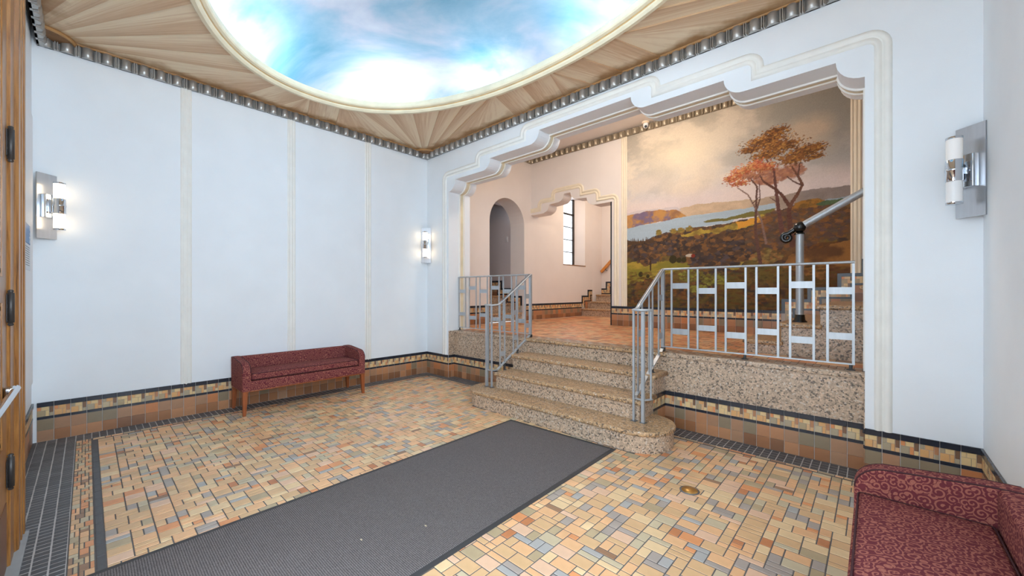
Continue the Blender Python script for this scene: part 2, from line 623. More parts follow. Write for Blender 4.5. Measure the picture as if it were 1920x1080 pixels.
def ashlar(x0, x1, y0, y1, gx, gy, skip, turned=False):
    nx, ny = int(round((x1 - x0) / gx)), int(round((y1 - y0) / gy))
    gx, gy = (x1 - x0) / nx, (y1 - y0) / ny
    occ = np.zeros((nx, ny), bool)
    res = []
    kinds = [('big', 2, 2, 5), ('strip', 2, 1, 4), ('rect', 1, 2, 4.5), ('small', 1, 1, 1.2)]
    if turned:
        kinds = [('big', 2, 2, 5), ('strip', 1, 2, 4), ('rect', 2, 1, 4.5), ('small', 1, 1, 1.2)]
    for j in range(ny):
        for i in range(nx):
            if occ[i, j]: continue
            ok = [(k, a, b, wt) for k, a, b, wt in kinds if i + a <= nx and j + b <= ny and not occ[i:i + a, j:j + b].any()]
            k, a, b, _ = random.choices(ok, [o[3] for o in ok])[0]
            occ[i:i + a, j:j + b] = True
            x, y = x0 + i * gx, y0 + j * gy
            if not skip(x + a * gx / 2, y + b * gy / 2):
                res.append((k, x, y, a * gx, b * gy))
    return res

def lay_floor(parent, pieces, z, g, th, mix, limit, name):
    items = []
    for k, x, y, wd, dp in pieces:
        items.append((seen_size((x + wd / 2, y + dp / 2, z), wd, dp), k, x, y, wd, dp, pick(mix[k]) if k in mix else k))
    items.sort(key=lambda t: -t[0])
    rest = []
    for n, (s, k, x, y, wd, dp, mt) in enumerate(items):
        ww, dd = wd - g, dp - g
        zz = z + random.uniform(-0.0006, 0.0006)
        if n < limit and s > 0:
            link(name, floor_tile_mesh(ww, dd, th, mt), parent, (x + g / 2, y + g / 2, zz))
        else:
            vs, fs = floor_tile_verts(ww, dd, th)
            rest.append(([(x + g / 2 + a, y + g / 2 + b, zz + c) for a, b, c in vs], fs, mt))
    if rest:
        join_tiles(name + '_field', rest, parent, [r[2] for r in rest])

# ------------------------------------------------------------------ floor of the lobby
floor = MB().box((-0.05, YF - 0.1, -0.12), (W + 0.05, 0.16, -0.0020)).build('floor', ['grout'])
struct(floor, 'lobby floor laid with tan, orange and grey ceramic tiles')
S1C = [(2.10, -0.48), (3.95, -0.48)]
def under_step(x, y):
    if y > -0.16 and 2.12 < x < 3.93: return True
    if 2.10 < x < 3.95 and y > -0.74: return True
    return any((x - cx) ** 2 + (y - cy) ** 2 < 0.26 ** 2 for cx, cy in S1C)
def deep_rug(x, y):
    return 2.85 < x < 3.80 and -4.0 < y < -0.92
FX0, FX1, FY0, FY1 = 0.285, W - 0.285, -3.80, -0.17
XM = 3.30        # the mat covers the line where the laying direction turns
no_tile = lambda x, y: under_step(x, y) or deep_rug(x, y)
fp = ashlar(FX0, XM, FY0, FY1, 0.0405, 0.0505, no_tile, True) + ashlar(XM, FX1, FY0, FY1, 0.0560, 0.0405, no_tile)
lay_floor(floor, fp, 0.0, 0.0055, 0.005, FLOOR_MIX, 300, 'floor_tile')
# borders: four rows of charcoal tile, a mosaic row, a charcoal line
bt = []
def rows(x0, x1, y0, y1, nx, ny, mt):
    for i in range(nx):
        for j in range(ny):
            x, y = x0 + (x1 - x0) * i / nx, y0 + (y1 - y0) * j / ny
            if under_step(x + .02, y + .02) or deep_rug(x, y): continue
            bt.append((mt, x, y, (x1 - x0) / nx, (y1 - y0) / ny))
rows(0.0, W, YF, -3.935, 134, 4, 't_charcoal')
rows(0.0, 0.21, -3.935, -0.12, 4, 76, 't_charcoal')
rows(W - 0.21, W, -3.935, -0.12, 4, 76, 't_charcoal')
rows(0.0, W, -0.12, 0.10, 110, 4, 't_charcoal')
MB().box((0, YF, -0.0022), (W, -3.935, -0.0017)).build('border_bed', ['lgrout'], floor)
for a_, b_ in ((0.0, 0.21), (W - 0.21, W)):
    MB().box((a_, -3.935, -0.0022), (b_, 0.0, -0.0017)).build('border_bed', ['lgrout'], floor)
MB().box((0.21, -0.12, -0.0022), (W - 0.21, 0.10, -0.0017)).build('border_bed', ['lgrout'], floor)
lay_floor(floor, bt, -0.0005, 0.0048, 0.0034, {}, 300, 'border_tile')
bt = []
rows(0.285, W - 0.285, -3.835, -3.80, 40, 1, 't_charcoal')
rows(0.27, 0.285, -3.835, -0.155, 1, 40, 't_charcoal')
rows(W - 0.285, W - 0.27, -3.835, -0.155, 1, 40, 't_charcoal')
rows(0.285, W - 0.285, -0.17, -0.155, 40, 1, 't_charcoal')
lay_floor(floor, bt, -0.0005, 0.001, 0.004, {}, 0, 'border_line')
mz = ashlar(0.21, W - 0.21, -3.932, -3.838, 0.035, 0.0188, lambda x, y: deep_rug(x, y))
mz += ashlar(0.213, 0.268, -3.83, -0.155, 0.0275, 0.04, lambda x, y: False)
mz += ashlar(W - 0.268, W - 0.213, -3.83, -0.155, 0.0275, 0.04, lambda x, y: False)
mz += ashlar(0.27, W - 0.27, -0.153, -0.121, 0.05, 0.016, under_step)
MOS_MIX = {k: [('tan', 3), ('peach', 2), ('orange', 2), ('olive', 2), ('brown', 2), ('sage', 1)] for k in ('big', 'strip', 'rect', 'small')}
lay_floor(floor, mz, -0.0005, 0.0035, 0.004, MOS_MIX, 60, 'mosaic_tile')

# ------------------------------------------------------------------ walls of the lobby
ZC, ZK = 3.555, 3.66
def q_arc(c, r, a0, a1, n=8):
    return [(c[0] + r * math.cos(a0 + (a1 - a0) * i / n), c[1] + r * math.sin(a0 + (a1 - a0) * i / n)) for i in range(n + 1)]
OPEN = [(0.575, 0.0), (0.575, 2.925)]
OPEN += q_arc((0.575, 3.09), 0.165, -PI / 2, 0)
OPEN += q_arc((1.365, 3.24), 0.15, -PI / 2, 0)
OPEN += q_arc((2.25, 3.39), 0.15, -PI / 2, 0)
R_ = [(6.03 - x, z) for x, z in OPEN][::-1]
OPEN = OPEN + R_
TOPZ = 4.45
TB = 0.445
def arch_wall(name, prof, x0, x1, z0, z1, y0, y1, mats, base0=0.0):
    mb = MB()
    n = len(prof)
    for y, fl in ((y0, False), (y1, True)):
        vs = [(x, y, z) for x, z in prof] + [(x1, y, prof[-1][1]), (x1, y, z1), (x0, y, z1), (x0, y, prof[0][1])]
        f = tuple(range(len(vs)))
        # orientation: facing -y for the front face
        mb.add(vs, [f[::-1] if not fl else f], 0)
    for i in range(n - 1):
        (xa, za), (xb, zb) = prof[i], prof[i + 1]
        d = abs(xa - xb) + abs(za - zb)
        mb.add([(xa, y0, za), (xb, y0, zb), (xb, y1, zb), (xa, y1, za)], [(0, 1, 2, 3)], 0, d < 0.08)
    return mb.build(name, mats)
wb = arch_wall('wall_back', OPEN, -0.02, W + 0.02, 0, TOPZ, 0.0, TB, ['wall'])
struct(wb, 'white wall with the stepped opening above the entrance stairs')

wl = MB()
wl.add([(0, YF - .1, 0), (0, 0, 0), (0, 0, 4.45), (0, YF - .1, 4.45)], [(0, 1, 2, 3)])
struct(wl.build('wall_left', ['wall']), 'pale blue-white wall behind the small bench')
wr = MB()
wr.box((W, -2.75, 0), (W + .2, 0.0, 4.45))
wr.box((W, YF - .2, 0), (W + .2, -4.05, 4.45))
wr.box((W, -4.05, 0), (W + .2, -2.75, 0.95))
wr.box((W, -4.05, 3.10), (W + .2, -2.75, 4.45))
struct(wr.build('wall_right', ['wall']), 'pale wall at the right edge behind the large bench')
w2 = empty('fill_window')  # added out of view, frames the opening made for the fill light
struct(w2, 'unseen side window added in the right wall for the fill light')
mb = MB()
for z in (0.95, 1.64, 2.33, 3.06):
    mb.box((W + .10, -4.05, z), (W + .14, -2.75, z + .04))
for y in (-4.05, -3.42, -2.79):
    mb.box((W + .10, y, 0.95), (W + .14, y + .04, 3.10))
mb.build('window_frame', ['darkmetal'], w2)
# front wall with the entrance doorway (x 3.36..5.28) and transom above
wf = MB()
yf = YF - 0.03
wf.box((-0.05, yf - 0.15, 0), (2.30, yf, 4.45))
wf.box((5.30, yf - 0.15, 0), (W + 0.05, yf, 4.45))
wf.box((2.30, yf - 0.15, 3.42), (5.30, yf, 4.45))
wfo = wf.build('wall_front', ['wall'])
struct(wfo, 'entrance wall at the left edge, beside the oak door')
MB().box((0.36, yf, 0.59), (1.86, yf + 0.028, 2.80)).build('plaster_panel', ['white'], wfo)

# vertical mouldings on the left wall
def vert_moulding(mb, s0, s1, z0, z1, toW):
    ss = [0, .07, .16, .25, .31, .40, .5, .60, .69, .75, .84, .93, 1.0]
    nn = [0, .010, .013, .010, .003, .012, .014, .012, .003, .010, .013, .010, 0]
    rws = []
    for z in (z0, z1):
        rws.append([toW(s0 + (s1 - s0) * a, z, n) for a, n in zip(ss, nn)])
    mb.grid(rws)
k = 1
for yc in (-3.133, -2.082, -1.044):
    mb = MB()
    vert_moulding(mb, yc - 0.048, yc + 0.048, 0.345, 3.56, lambda s, z, n: (n, s, z))
    struct(mb.build('trim_%d' % k, ['cream']), 'cream fluted strip on the left wall, %s from the back corner' % ('third', 'second', 'first')[k - 1])
    k += 1

# stepped moulding bands
PROF_S = [0, .006, .016, .030, .040, .046, .052, .064, .078, .090, .096]
PROF_N = [0, .012, .019, .016, .006, .003, .010, .020, .020, .012, 0]
def band(path, y, nsign, r0=0.04, K=7):
    pts = [Vector((x, z)) for x, z in path]
    n = len(pts)
    dirs = [(pts[i + 1] - pts[i]).normalized() for i in range(n - 1)]
    nrm = [Vector((d.y, -d.x)) for d in dirs]          # right-hand side is outward for a leftward top run
    rws = []
    for s, h in zip(PROF_S, PROF_N):
        row = []
        for i in range(n):
            if i == 0:
                p = pts[0] + nrm[0] * s
                row.append(p)
            elif i == n - 1:
                row.append(pts[-1] + nrm[-1] * s)
            else:
                a, b = nrm[i - 1], nrm[i]
                turn = dirs[i - 1].x * dirs[i].y - dirs[i - 1].y * dirs[i].x
                if turn > 0:      # left turn: outward side is longer -> rounded
                    c = pts[i] - (a + b) * r0
                    for q in range(K + 1):
                        t = q / K * PI / 2
                        row.append(c + (a * math.cos(t) + b * math.sin(t)) * (r0 + s))
                else:
                    row.append(pts[i] + (a + b) * s)
        rws.append([(p.x, y - h, p.y) for p in row])
    return MB().grid(rws, flip=True)
mp_ = [(5.505, .352), (5.505, 3.155), (4.728, 3.155), (4.728, 3.305), (3.85, 3.305), (3.85, 3.44), (2.18, 3.44), (2.18, 3.305), (1.302, 3.305), (1.302, 3.155), (.525, 3.155), (.525, .352)]
struct(band(mp_, 0.0, 1).build('trim_4', ['cream']), 'cream stepped moulding around the large opening')
# beads on the soffit of the large opening
def soffit_strip(prof, y0, y1, th, zmin):
    pts = [Vector(p) for p in prof if True]
    pts = [Vector((p.x, max(p.y, zmin))) for p in pts]
    n = len(pts)
    top, bot = [], []
    for i in range(n):
        d = (pts[min(i + 1, n - 1)] - pts[max(i - 1, 0)])
        if d.length < 1e-6: d = Vector((0, 1))
        d.normalize()
        nv = Vector((d.y, -d.x))
        bot.append(pts[i] + nv * th)
    mb = MB()
    rws = [[(p.x, y0, p.y) for p in pts], [(p.x, y0 + .004, p.y) for p in bot], [(p.x, y1 - .004, p.y) for p in bot], [(p.x, y1, p.y) for p in pts]]
    # duplicate sharp corners keep the strip crisp
    mb.grid(rws, smooth=False)
    return mb
for y0 in (0.212, 0.300):
    soffit_strip(OPEN, y0, y0 + 0.026, 0.013, ZP).build('soffit_bead', ['cream'], wb)
soffit_strip(OPEN, 0.238, 0.300, 0.003, ZP).build('soffit_groove', ['rim'], wb)

# ------------------------------------------------------------------ tile wainscot
HT = [(0.0, .0985), (.0995, .0985), (.200, .0235), (.2245, .0865), (.3115, .0405)]
BIGMIX = [('b_brown', 4), ('b_rust', 3), ('b_olive', 3), ('b_orange', 1)]
LOWMIX = [('b_mid', 4), ('b_dark', 3), ('b_rust', 1), ('b_brown', 1)]
def mosaic_pieces(wd, ht):
    # the repeating mosaic sheet: (x, z, w, h, palette)
    g = 0.0018
    L = 'm_yellow'
    r = random.random
    out = [(0, .62, .26, .38, random.choice(['m_orange', 'm_yellow', 'm_grey', 'orange'])),
           (.26, .62, .48, .38, random.choice([L, L, 'm_orange'])),
           (.74, .36, .26, .64, random.choice(['m_dark', 'm_dark', 'b_rust'])),
           (0, 0, .50, .62, random.choice(['m_grey', 'm_orange', 'sage', 'olive', 'm_yellow'])),
           (.50, 0, .24, .62, random.choice(['m_orange', 'm_yellow', 'orange', 'tan'])),
           (.74, 0, .26, .36, random.choice(['m_yellow', 'm_grey', 'tan']))]
    return [(a * wd, b * ht, c * wd - g, d * ht - g, m) for a, b, c, d, m in out]
def px_wide(p, wd):
    v = Vector(p) - Vector(CAM)
    z = max(0.3, v.dot(FWD))
    return 736 * wd / z
def wainscot(name, o, phi, length, pitch=0.1017, z0=0.0, label='', fine=16, parent=None, top=True):
    # runs from o along (cos phi, sin phi); faces the side to the right of travel... (-y at phi 0)
    ca, sa = math.cos(phi), math.sin(phi)
    if parent is None:
        mb = MB()
        base = empty(name)
        base['kind'] = 'structure'
        if label: base['label'] = label
        parent = base
    # mortar bed
    th = 0.007
    P = lambda s, n, z: (o[0] + ca * s + sa * n, o[1] + sa * s - ca * n, z0 + z)
    mb = MB()
    L = length
    mb.add([P(0, 0.0035, 0), P(L, 0.0035, 0), P(L, 0.0035, .352), P(0, 0.0035, .352), P(L, -0.002, .352), P(0, -0.002, .352)], [(0, 1, 2, 3), (3, 2, 4, 5)])
    mb.build('mortar_bed', ['lgrout'], parent)
    n = max(1, int(round(length / pitch)))
    pw = length / n
    rest = []
    for i in range(n):
        s = i * pw
        g = 0.0036
        def put(nm, sx, z, wd, ht, mt, t=th):
            link(nm, wall_tile_mesh(wd, ht, t, 't_' + mt), parent, P(sx, 0, z), phi)
        put('wall_tile', s, HT[0][0], pw - g, HT[0][1], pick(LOWMIX)[2:])
        put('wall_tile', s, HT[1][0], pw - g, HT[1][1], pick(BIGMIX)[2:])
        put('liner_tile', s, HT[2][0], pw - g, HT[2][1], 'black', 0.0085)
        put('cap_tile', s, HT[4][0], pw - g, HT[4][1], 'black', 0.013)
        wide = px_wide(P(s + pw / 2, 0, .27), pw)
        for a, b, c, d, m in mosaic_pieces(pw - g, HT[3][1]):
            if wide > fine:
                put('mosaic_tile', s + a, HT[3][0] + b, c, d, m)
            else:
                q = th
                x0, x1, zz0, zz1 = s + a, s + a + c, HT[3][0] + b, HT[3][0] + b + d
                e = 0.001
                vs = [P(x0, 0, zz0), P(x1, 0, zz0), P(x1, 0, zz1), P(x0, 0, zz1), P(x0 + e, q, zz0 + e), P(x1 - e, q, zz0 + e), P(x1 - e, q, zz1 - e), P(x0 + e, q, zz1 - e)]
                rest.append((vs, [(4, 5, 6, 7), (0, 1, 5, 4), (1, 2, 6, 5), (2, 3, 7, 6), (3, 0, 4, 7)], 't_' + m))
    if rest:
        join_tiles('mosaic_band', rest, parent, [r[2] for r in rest])
    return parent
wainscot('baseboard_left', (0, YF, 0), PI / 2, 4.17, label='tiled base along the left wall under the mouldings')
bb = wainscot('baseboard_back', (0, 0, 0), 0, 0.575, label='tiled base along the back wall on both sides of the stairs')
wainscot('', (0.575, 0.0, 0), PI / 2, 0.11, 0.055, parent=bb)
wainscot('', (0.575, 0.11, 0), 0, 2.105 - 0.575, parent=bb)
wainscot('', (3.945, -0.175, 0), PI / 2, 0.285, 0.095, parent=bb)
wainscot('', (3.945, 0.11, 0), 0, 5.455 - 3.945, parent=bb)
wainscot('', (5.455, 0.11, 0), -PI / 2, 0.11, 0.055, parent=bb)
wainscot('', (5.455, 0, 0), 0, W - 5.455, parent=bb)
wainscot('baseboard_right', (W, 0, 0), -PI / 2, 3.0, label='tiled base along the right wall behind the large bench')
wainscot('baseboard_front', (1.88, yf, 0), PI, 1.88, label='tiled base on the entrance wall beside the oak door casing')

# ------------------------------------------------------------------ cornices
def block_mesh(mat):
    mb = MB()
    wd, bw, h = 0.1303, 0.098, 0.104
    U, V = 8, 6
    rws = []
    for j in range(V + 1):
        q = 2 * j / V - 1
        sc = 1.0 - 0.30 * q ** 4
        rws.append([(0.004 + (bw - 0.008) * i / U, -(0.016 + 0.046 * (1 - abs(2 * i / U - 1) ** 2.6) * sc), h * j / V) for i in range(U + 1)])
    mb.grid(rws)
    for r, fl in ((rws[0], False), (rws[-1], True)):
        vs = r + [(bw, 0, r[-1][2]), (0, 0, r[0][2])]
        f = tuple(range(len(vs)))
        mb.add(vs, [f[::-1] if not fl else f])
    mb.box((0, -0.014, 0), (wd, 0, h))
    for x0, x1 in ((bw + 0.003, bw + 0.014), (bw + 0.018, wd - 0.003)):
        mb.rings([[(x0, -0.014, z), (x0 + .002, -0.046, z), (x1 - .002, -0.046, z), (x1, -0.014, z)] for z in (-0.001, h)], 0, True)
    return mb.mesh('moulding_block', [mat])
BLK, BLK2 = block_mesh('silver'), block_mesh('silver2')
def cornice(name, o, phi, length, z, me, label, back=None):
    root = empty(name)
    struct(root, label)
    n = int(round(length / 0.1303))
    p = length / n
    for i in range(n):
        b = link('moulding_block', me, root, (o[0] + math.cos(phi) * p * i, o[1] + math.sin(phi) * p * i, z), phi)
        b.scale = (p / 0.1303, 1, 1)
    return root
cornice('trim_5', (0, YF, 0), PI / 2, 4.17, ZC, BLK, 'silver fluted cornice along the top of the left wall')
cornice('trim_6', (0, 0, 0), 0, W, ZC, BLK, 'silver fluted cornice above the large stepped opening')
cornice('trim_7', (W, 0, 0), -PI / 2, 4.17, ZC, BLK, 'silver fluted cornice along the right wall')
cornice('trim_8', (W, YF, 0), PI, W, ZC, BLK, 'silver fluted cornice above the oak door')

# ------------------------------------------------------------------ fan ceiling, rim and painted dome
ceil = empty('ceiling')
struct(ceil, 'tan pleated fan plaster ceiling around the oval dome')
OA, OB, ON = 2.37, 1.475, 2.15
OCX, OCY = 3.0075, -2.085
def rim_pt(x, y):
    # project a measured rim point radially on the oval
    dx, dy = x - OCX, y - OCY
    k = ((abs(dx) / OA) ** ON + (abs(dy) / OB) ** ON) ** (1 / ON)
    return (OCX + dx / k, OCY + dy / k)
mr_ = 0.235
md = [(mr_ * math.sin(t), -mr_ * math.cos(t)) for t in [PI / 2 * i / 5 for i in range(6)]]
apL, apB = (0.614, -2.085), (3.0075, -0.609)
# (outer0, outer1, rim0, rim1)
SEC = [((0, -2.085), (0, -1.893), apL, apL),
       ((0, -1.893), (0, -1.523), apL, (.648, -1.738)),
       ((0, -1.523), md[0], (.648, -1.738), (.72, -1.56)),
       (md[0], md[1], (.72, -1.56), (.88, -1.256)),
       (md[1], md[2], (.88, -1.256), (1.11, -1.016)),
       (md[2], md[3], (1.11, -1.016), (1.485, -.832)),
       (md[3], md[4], (1.485, -.832), (1.86, -.72)),
       (md[4], md[5], (1.86, -.72), (2.252, -.654)),
       (md[5], (2.034, 0), (2.252, -.654), (2.252, -.654)),
       ((2.034, 0), (2.435, 0), (2.252, -.654), (2.633, -.617)),
       ((2.435, 0), (2.798, 0), (2.633, -.617), apB),
       ((2.798, 0), (3.0075, 0), apB, apB)]
fan = MB()
fuv = []
Z0, Z1 = 3.660, 3.645
def sector(sec, flipx, flipy, idx):
    o0, o1, r0, r1 = sec
    r0, r1 = rim_pt(*r0), rim_pt(*r1)
    MX = lambda p: (2 * OCX - p[0] if flipx else p[0], 2 * OCY - p[1] if flipy else p[1])
    A, B = 6, 8
    wide_o = math.hypot(o0[0] - o1[0], o0[1] - o1[1])
    wide_r = math.hypot(r0[0] - r1[0], r0[1] - r1[1])
    k0 = len(fan.v)
    a0, a1 = math.atan2(r0[1] - OCY, r0[0] - OCX), math.atan2(r1[1] - OCY, r1[0] - OCX)
    for i in range(A + 1):
        t = i / A
        on_med = abs(math.hypot(*o0) - mr_) < 1e-3 and abs(math.hypot(*o1) - mr_) < 1e-3
        if on_med:
            b0, b1 = math.atan2(o0[1], o0[0]), math.atan2(o1[1], o1[0])
            o = (mr_ * math.cos(b0 + (b1 - b0) * t), mr_ * math.sin(b0 + (b1 - b0) * t))
        else:
            o = (o0[0] + (o1[0] - o0[0]) * t, o0[1] + (o1[1] - o0[1]) * t)
        rr = (r0[0] + (r1[0] - r0[0]) * t, r0[1] + (r1[1] - r0[1]) * t)
        rr = rim_pt(*rr)
        for j in range(B + 1):
            q = j / B
            x, y = o[0] + (rr[0] - o[0]) * q, o[1] + (rr[1] - o[1]) * q
            wd = wide_o + (wide_r - wide_o) * q
            saw = (t - 0.5) * min(0.013, 0.05 * wd)
            z = Z0 + (Z1 - Z0) * q + saw 
            X, Y = MX((x, y))
            fan.v.append((X, Y, z))
            fuv.append((idx + 0.02 + 0.96 * t, q))
    for i in range(A):
        for j in range(B):
            f = (k0 + i * (B + 1) + j, k0 + i * (B + 1) + j + 1, k0 + (i + 1) * (B + 1) + j + 1, k0 + (i + 1) * (B + 1) + j)
            if flipx != flipy: f = f[::-1]
            fan.f.append(f[::-1])
            fan.m.append(0)
            fan.s.append(False)
    for i in (0, A):
        for j in range(B):
            a, b = k0 + i * (B + 1) + j, k0 + i * (B + 1) + j + 1
            c = len(fan.v)
            for q in (a, b):
                fan.v.append((fan.v[q][0], fan.v[q][1], fan.v[q][2] + 0.05))
                fuv.append(fuv[q])
            fan.f.append((a, b, c + 1, c)); fan.m.append(0); fan.s.append(False)
ii = 0
fan_parts = []
for fx, fy in ((0, 0), (1, 0), (0, 1), (1, 1)):
    for sec in SEC:
        fan = MB(); fuv = []
        sector(sec, fx, fy, ii)
        ii += 1
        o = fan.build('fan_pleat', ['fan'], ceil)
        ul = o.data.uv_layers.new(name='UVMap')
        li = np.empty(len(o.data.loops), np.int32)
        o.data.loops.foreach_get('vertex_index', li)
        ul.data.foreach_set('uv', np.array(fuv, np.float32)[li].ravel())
# corner medallions: quarter shells with a bead edge
for cx, cy, sx, sy in ((0, 0, 1, -1), (W, 0, -1, -1), (0, YF, 1, 1), (W, YF, -1, 1)):
    mb = MB()
    rws = []
    for j in range(5):
        r = 0.01 + 0.215 * j / 4
        rws.append([(cx + sx * r * math.sin(t), cy + sy * r * math.cos(t), 3.648 - 0.022 * math.sin(PI * j / 4) - 0.005 * (k % 2)) for k, t in enumerate([PI / 2 * i / 14 for i in range(15)])])
    mb.grid(rws, flip=(sx * sy > 0))
    mb.tube([(cx + sx * 0.23 * math.sin(t), cy + sy * 0.23 * math.cos(t), 3.650) for t in [PI / 2 * i / 14 for i in range(15)]], 0.017, 8, 1)
    mb.build('corner_shell', ['ochred', 'ochre'], ceil)
mb = MB()
e = 0.038
mb.tube([(e, YF + e, 3.664), (e, -e, 3.664)], 0.017, 8)
mb.tube([(e, -e, 3.664), (W - e, -e, 3.664)], 0.017, 8)
mb.tube([(W - e, -e, 3.664), (W - e, YF + e, 3.664)], 0.017, 8)
mb.tube([(W - e, YF + e, 3.664), (e, YF + e, 3.664)], 0.017, 8)
mb.build('ochre_bead', ['ochre'], ceil)
# oval rim
def oval(a, b, n, z, K=96, c=(OCX, OCY)):
    out = []
    for i in range(K):
        t = 2 * PI * i / K
        cs, sn = math.cos(t), math.sin(t)
        out.append((c[0] + a * math.copysign(abs(cs) ** (2 / n), cs), c[1] + b * math.copysign(abs(sn) ** (2 / n), sn), z))
    return out
def ovrow(d, z):
    return oval(OA - d, OB - d, ON, z)
rim = MB()
prof = [(-.03, 3.665, 0), (-.012, 3.615, 0), (0.0, 3.600, 0), (.030, 3.600, 0), (.046, 3.618, 0), (.050, 3.632, 1), (.056, 3.640, 1), (.062, 3.640, 0), (.082, 3.648, 0), (.090, 3.662, 0), (.088, 3.70, 0), (.080, 3.72, 0), (.030, 3.72, 0), (.020, 3.68, 0)]
for (d0, z0, m0), (d1, z1, m1) in zip(prof[:-1], prof[1:]):
    rim.rings([ovrow(d0, z0), ovrow(d1, z1)], 1 if (m0 and m1) else 0, cap=False, smooth=True)
rimo = rim.build('dome_rim', ['rim', 'rimgroove'], ceil)
# trough behind the rim and the painted dome
tr = MB()
tr.rings([ovrow(.03, 3.672), oval(2.62, 1.86, 2.3, 3.672)], 0, cap=False, smooth=True)
tr.rings([oval(2.62, 1.86, 2.3, 3.672), oval(2.62, 1.86, 2.3, 3.76)], 0, cap=False, smooth=True)
tr.build('cove_trough', ['white'], ceil)
dm = MB()
rws = []
for j in range(15):
    t = PI / 2 * j / 14
    k = math.cos(t) ** 0.8
    rws.append(oval(2.62 * k + 0.002, 1.86 * k + 0.002, 2.3 - 0.3 * j / 14, 3.755 + 0.62 * math.sin(t)))
dm.rings(rws, 0, cap=False, smooth=True)
dm.build('painted_dome', ['sky'], ceil)
MB().box((-0.3, YF - 0.4, 4.45), (W + 0.3, 0.46, 4.5)).build('roof_slab', ['white'], ceil)

# ------------------------------------------------------------------ upper hall shell
HX = 7.6
ZH = 4.245
hf = MB().box((-0.05, 0.165, ZP - 0.08), (HX, 6.2, ZP - 0.0020)).build('floor.001', ['grout'])
struct(hf, 'raised hall floor of small orange and brown tiles above the stairs')
hp = ashlar(0.02, 4.54, 0.36, 2.69, 0.0605, 0.0405, lambda x, y: False)
lay_floor(hf, hp, ZP, 0.004, 0.005, HALL_MIX, 300, 'floor_tile')
hp = ashlar(0.02, 1.9, 2.70, 4.72, 0.121, 0.081, lambda x, y: False) + ashlar(4.54, 7.4, 0.36, 0.72, 0.121, 0.081, lambda x, y: False)
lay_floor(hf, hp, ZP, 0.004, 0.005, HALL_MIX, 0, 'hall_tile')
bt = []
for i in range(104):
    for j in range(3):
        bt.append(('t_brown' if (i + j) % 3 else 't_grey', 0.02 + 0.0521 * i, 0.185 + 0.058 * j, 0.0521, 0.058))
lay_floor(hf, bt, ZP, 0.004, 0.005, {}, 120, 'border_tile')

# fascia of the platform, coping and side cheeks
fa = MB()
fa.box((0.575, 0.11, 0.345), (2.10, 0.20, ZP - 0.045))
fa.box((3.95, 0.11, 0.345), (5.455, 0.20, ZP - 0.045))
fa.box((0.575, 0.0, 0.345), (0.580, 0.11, ZP - 0.002))
fa.box((5.450, 0.0, 0.345), (5.455, 0.11, ZP - 0.002))
fao = fa.build('trim_9', ['terrazzo'])
struct(fao, 'speckled terrazzo panels below the railings')
cp = MB()
for a, b in ((0.575, 2.10), (3.95, 5.455)):
    cp.bevbox((a, 0.098, ZP - 0.045), (b, 0.183, ZP), 0.006)
cp.build('coping', ['terrazzo'], fao)

# hall left wall (continues the lobby's left wall) with arched niche and stair window
NA, NB, NS, NR = 1.453, 2.483, 2.745, 0.515
arc = [(NA, ZP)] + [(NA + NR - NR * math.cos(t), NS + NR * math.sin(t)) for t in [PI * i / 20 for i in range(21)]] + [(NB, ZP)]
hl = MB()
TN = 0.40
vs = [(0, y, z) for y, z in arc] + [(0, 2.99, ZP), (0, 2.99, TOPZ), (0, 0.44, TOPZ), (0, 0.44, ZP)]
hl.add(vs, [tuple(range(len(vs)))])
for i in range(len(arc) - 1):
    (ya, za), (yb, zb) = arc[i], arc[i + 1]
    hl.add([(0, ya, za), (0, yb, zb), (-TN, yb, zb), (-TN, ya, za)], [(3, 2, 1, 0)], 0, 0 < i < len(arc) - 2)
# stair window part
wy0, wy1, wz0, wz1 = 3.93, 4.884, 2.02, 3.72
hl.add([(0, 2.99, ZP), (0, 5.22, ZP), (0, 5.22, wz0), (0, 2.99, wz0)], [(0, 1, 2, 3)])
hl.add([(0, 2.99, wz0), (0, wy0, wz0), (0, wy0, TOPZ), (0, 2.99, TOPZ)], [(0, 1, 2, 3)])
hl.add([(0, wy1, wz0), (0, 5.22, wz0), (0, 5.22, TOPZ), (0, wy1, TOPZ)], [(0, 1, 2, 3)])
hl.add([(0, wy0, wz1), (0, wy1, wz1), (0, wy1, TOPZ), (0, wy0, TOPZ)], [(0, 1, 2, 3)])
gy0, gy1 = 3.90, 4.70
hl.add([(0, wy1, wz0), (0, wy1, wz1), (-.22, gy1, wz1), (-.22, gy1, wz0)], [(0, 1, 2, 3)])
hl.add([(0, wy0, wz0), (0, wy0, wz1), (-.22, gy0, wz1), (-.22, gy0, wz0)], [(3, 2, 1, 0)])
hl.add([(0, wy0, wz1), (0, wy1, wz1), (-.22, gy1, wz1), (-.22, gy0, wz1)], [(0, 1, 2, 3)])
hl.add([(0, 5.22, ZP), (0.07, 5.6, ZP), (0.07, 5.6, TOPZ), (0, 5.22, TOPZ)], [(0, 1, 2, 3)])
hl.add([(0.07, 5.6, ZP), (3.2, 5.6, ZP), (3.2, 5.6, TOPZ), (0.07, 5.6, TOPZ)], [(0, 1, 2, 3)])
hl.add([(3.2, 2.97, ZP), (3.2, 5.6, ZP), (3.2, 5.6, TOPZ), (3.2, 2.97, TOPZ)], [(3, 2, 1, 0)])
hlo = hl.build('wall_left.001', ['hallwall'])
struct(hlo, 'warm pink hall wall with the dark arched niche')
MB().box((-0.235, wy0 - 0.02, wz0 - 0.022), (0.008, wy1 + 0.02, wz0)).build('window_sill', ['ochred'], hlo)
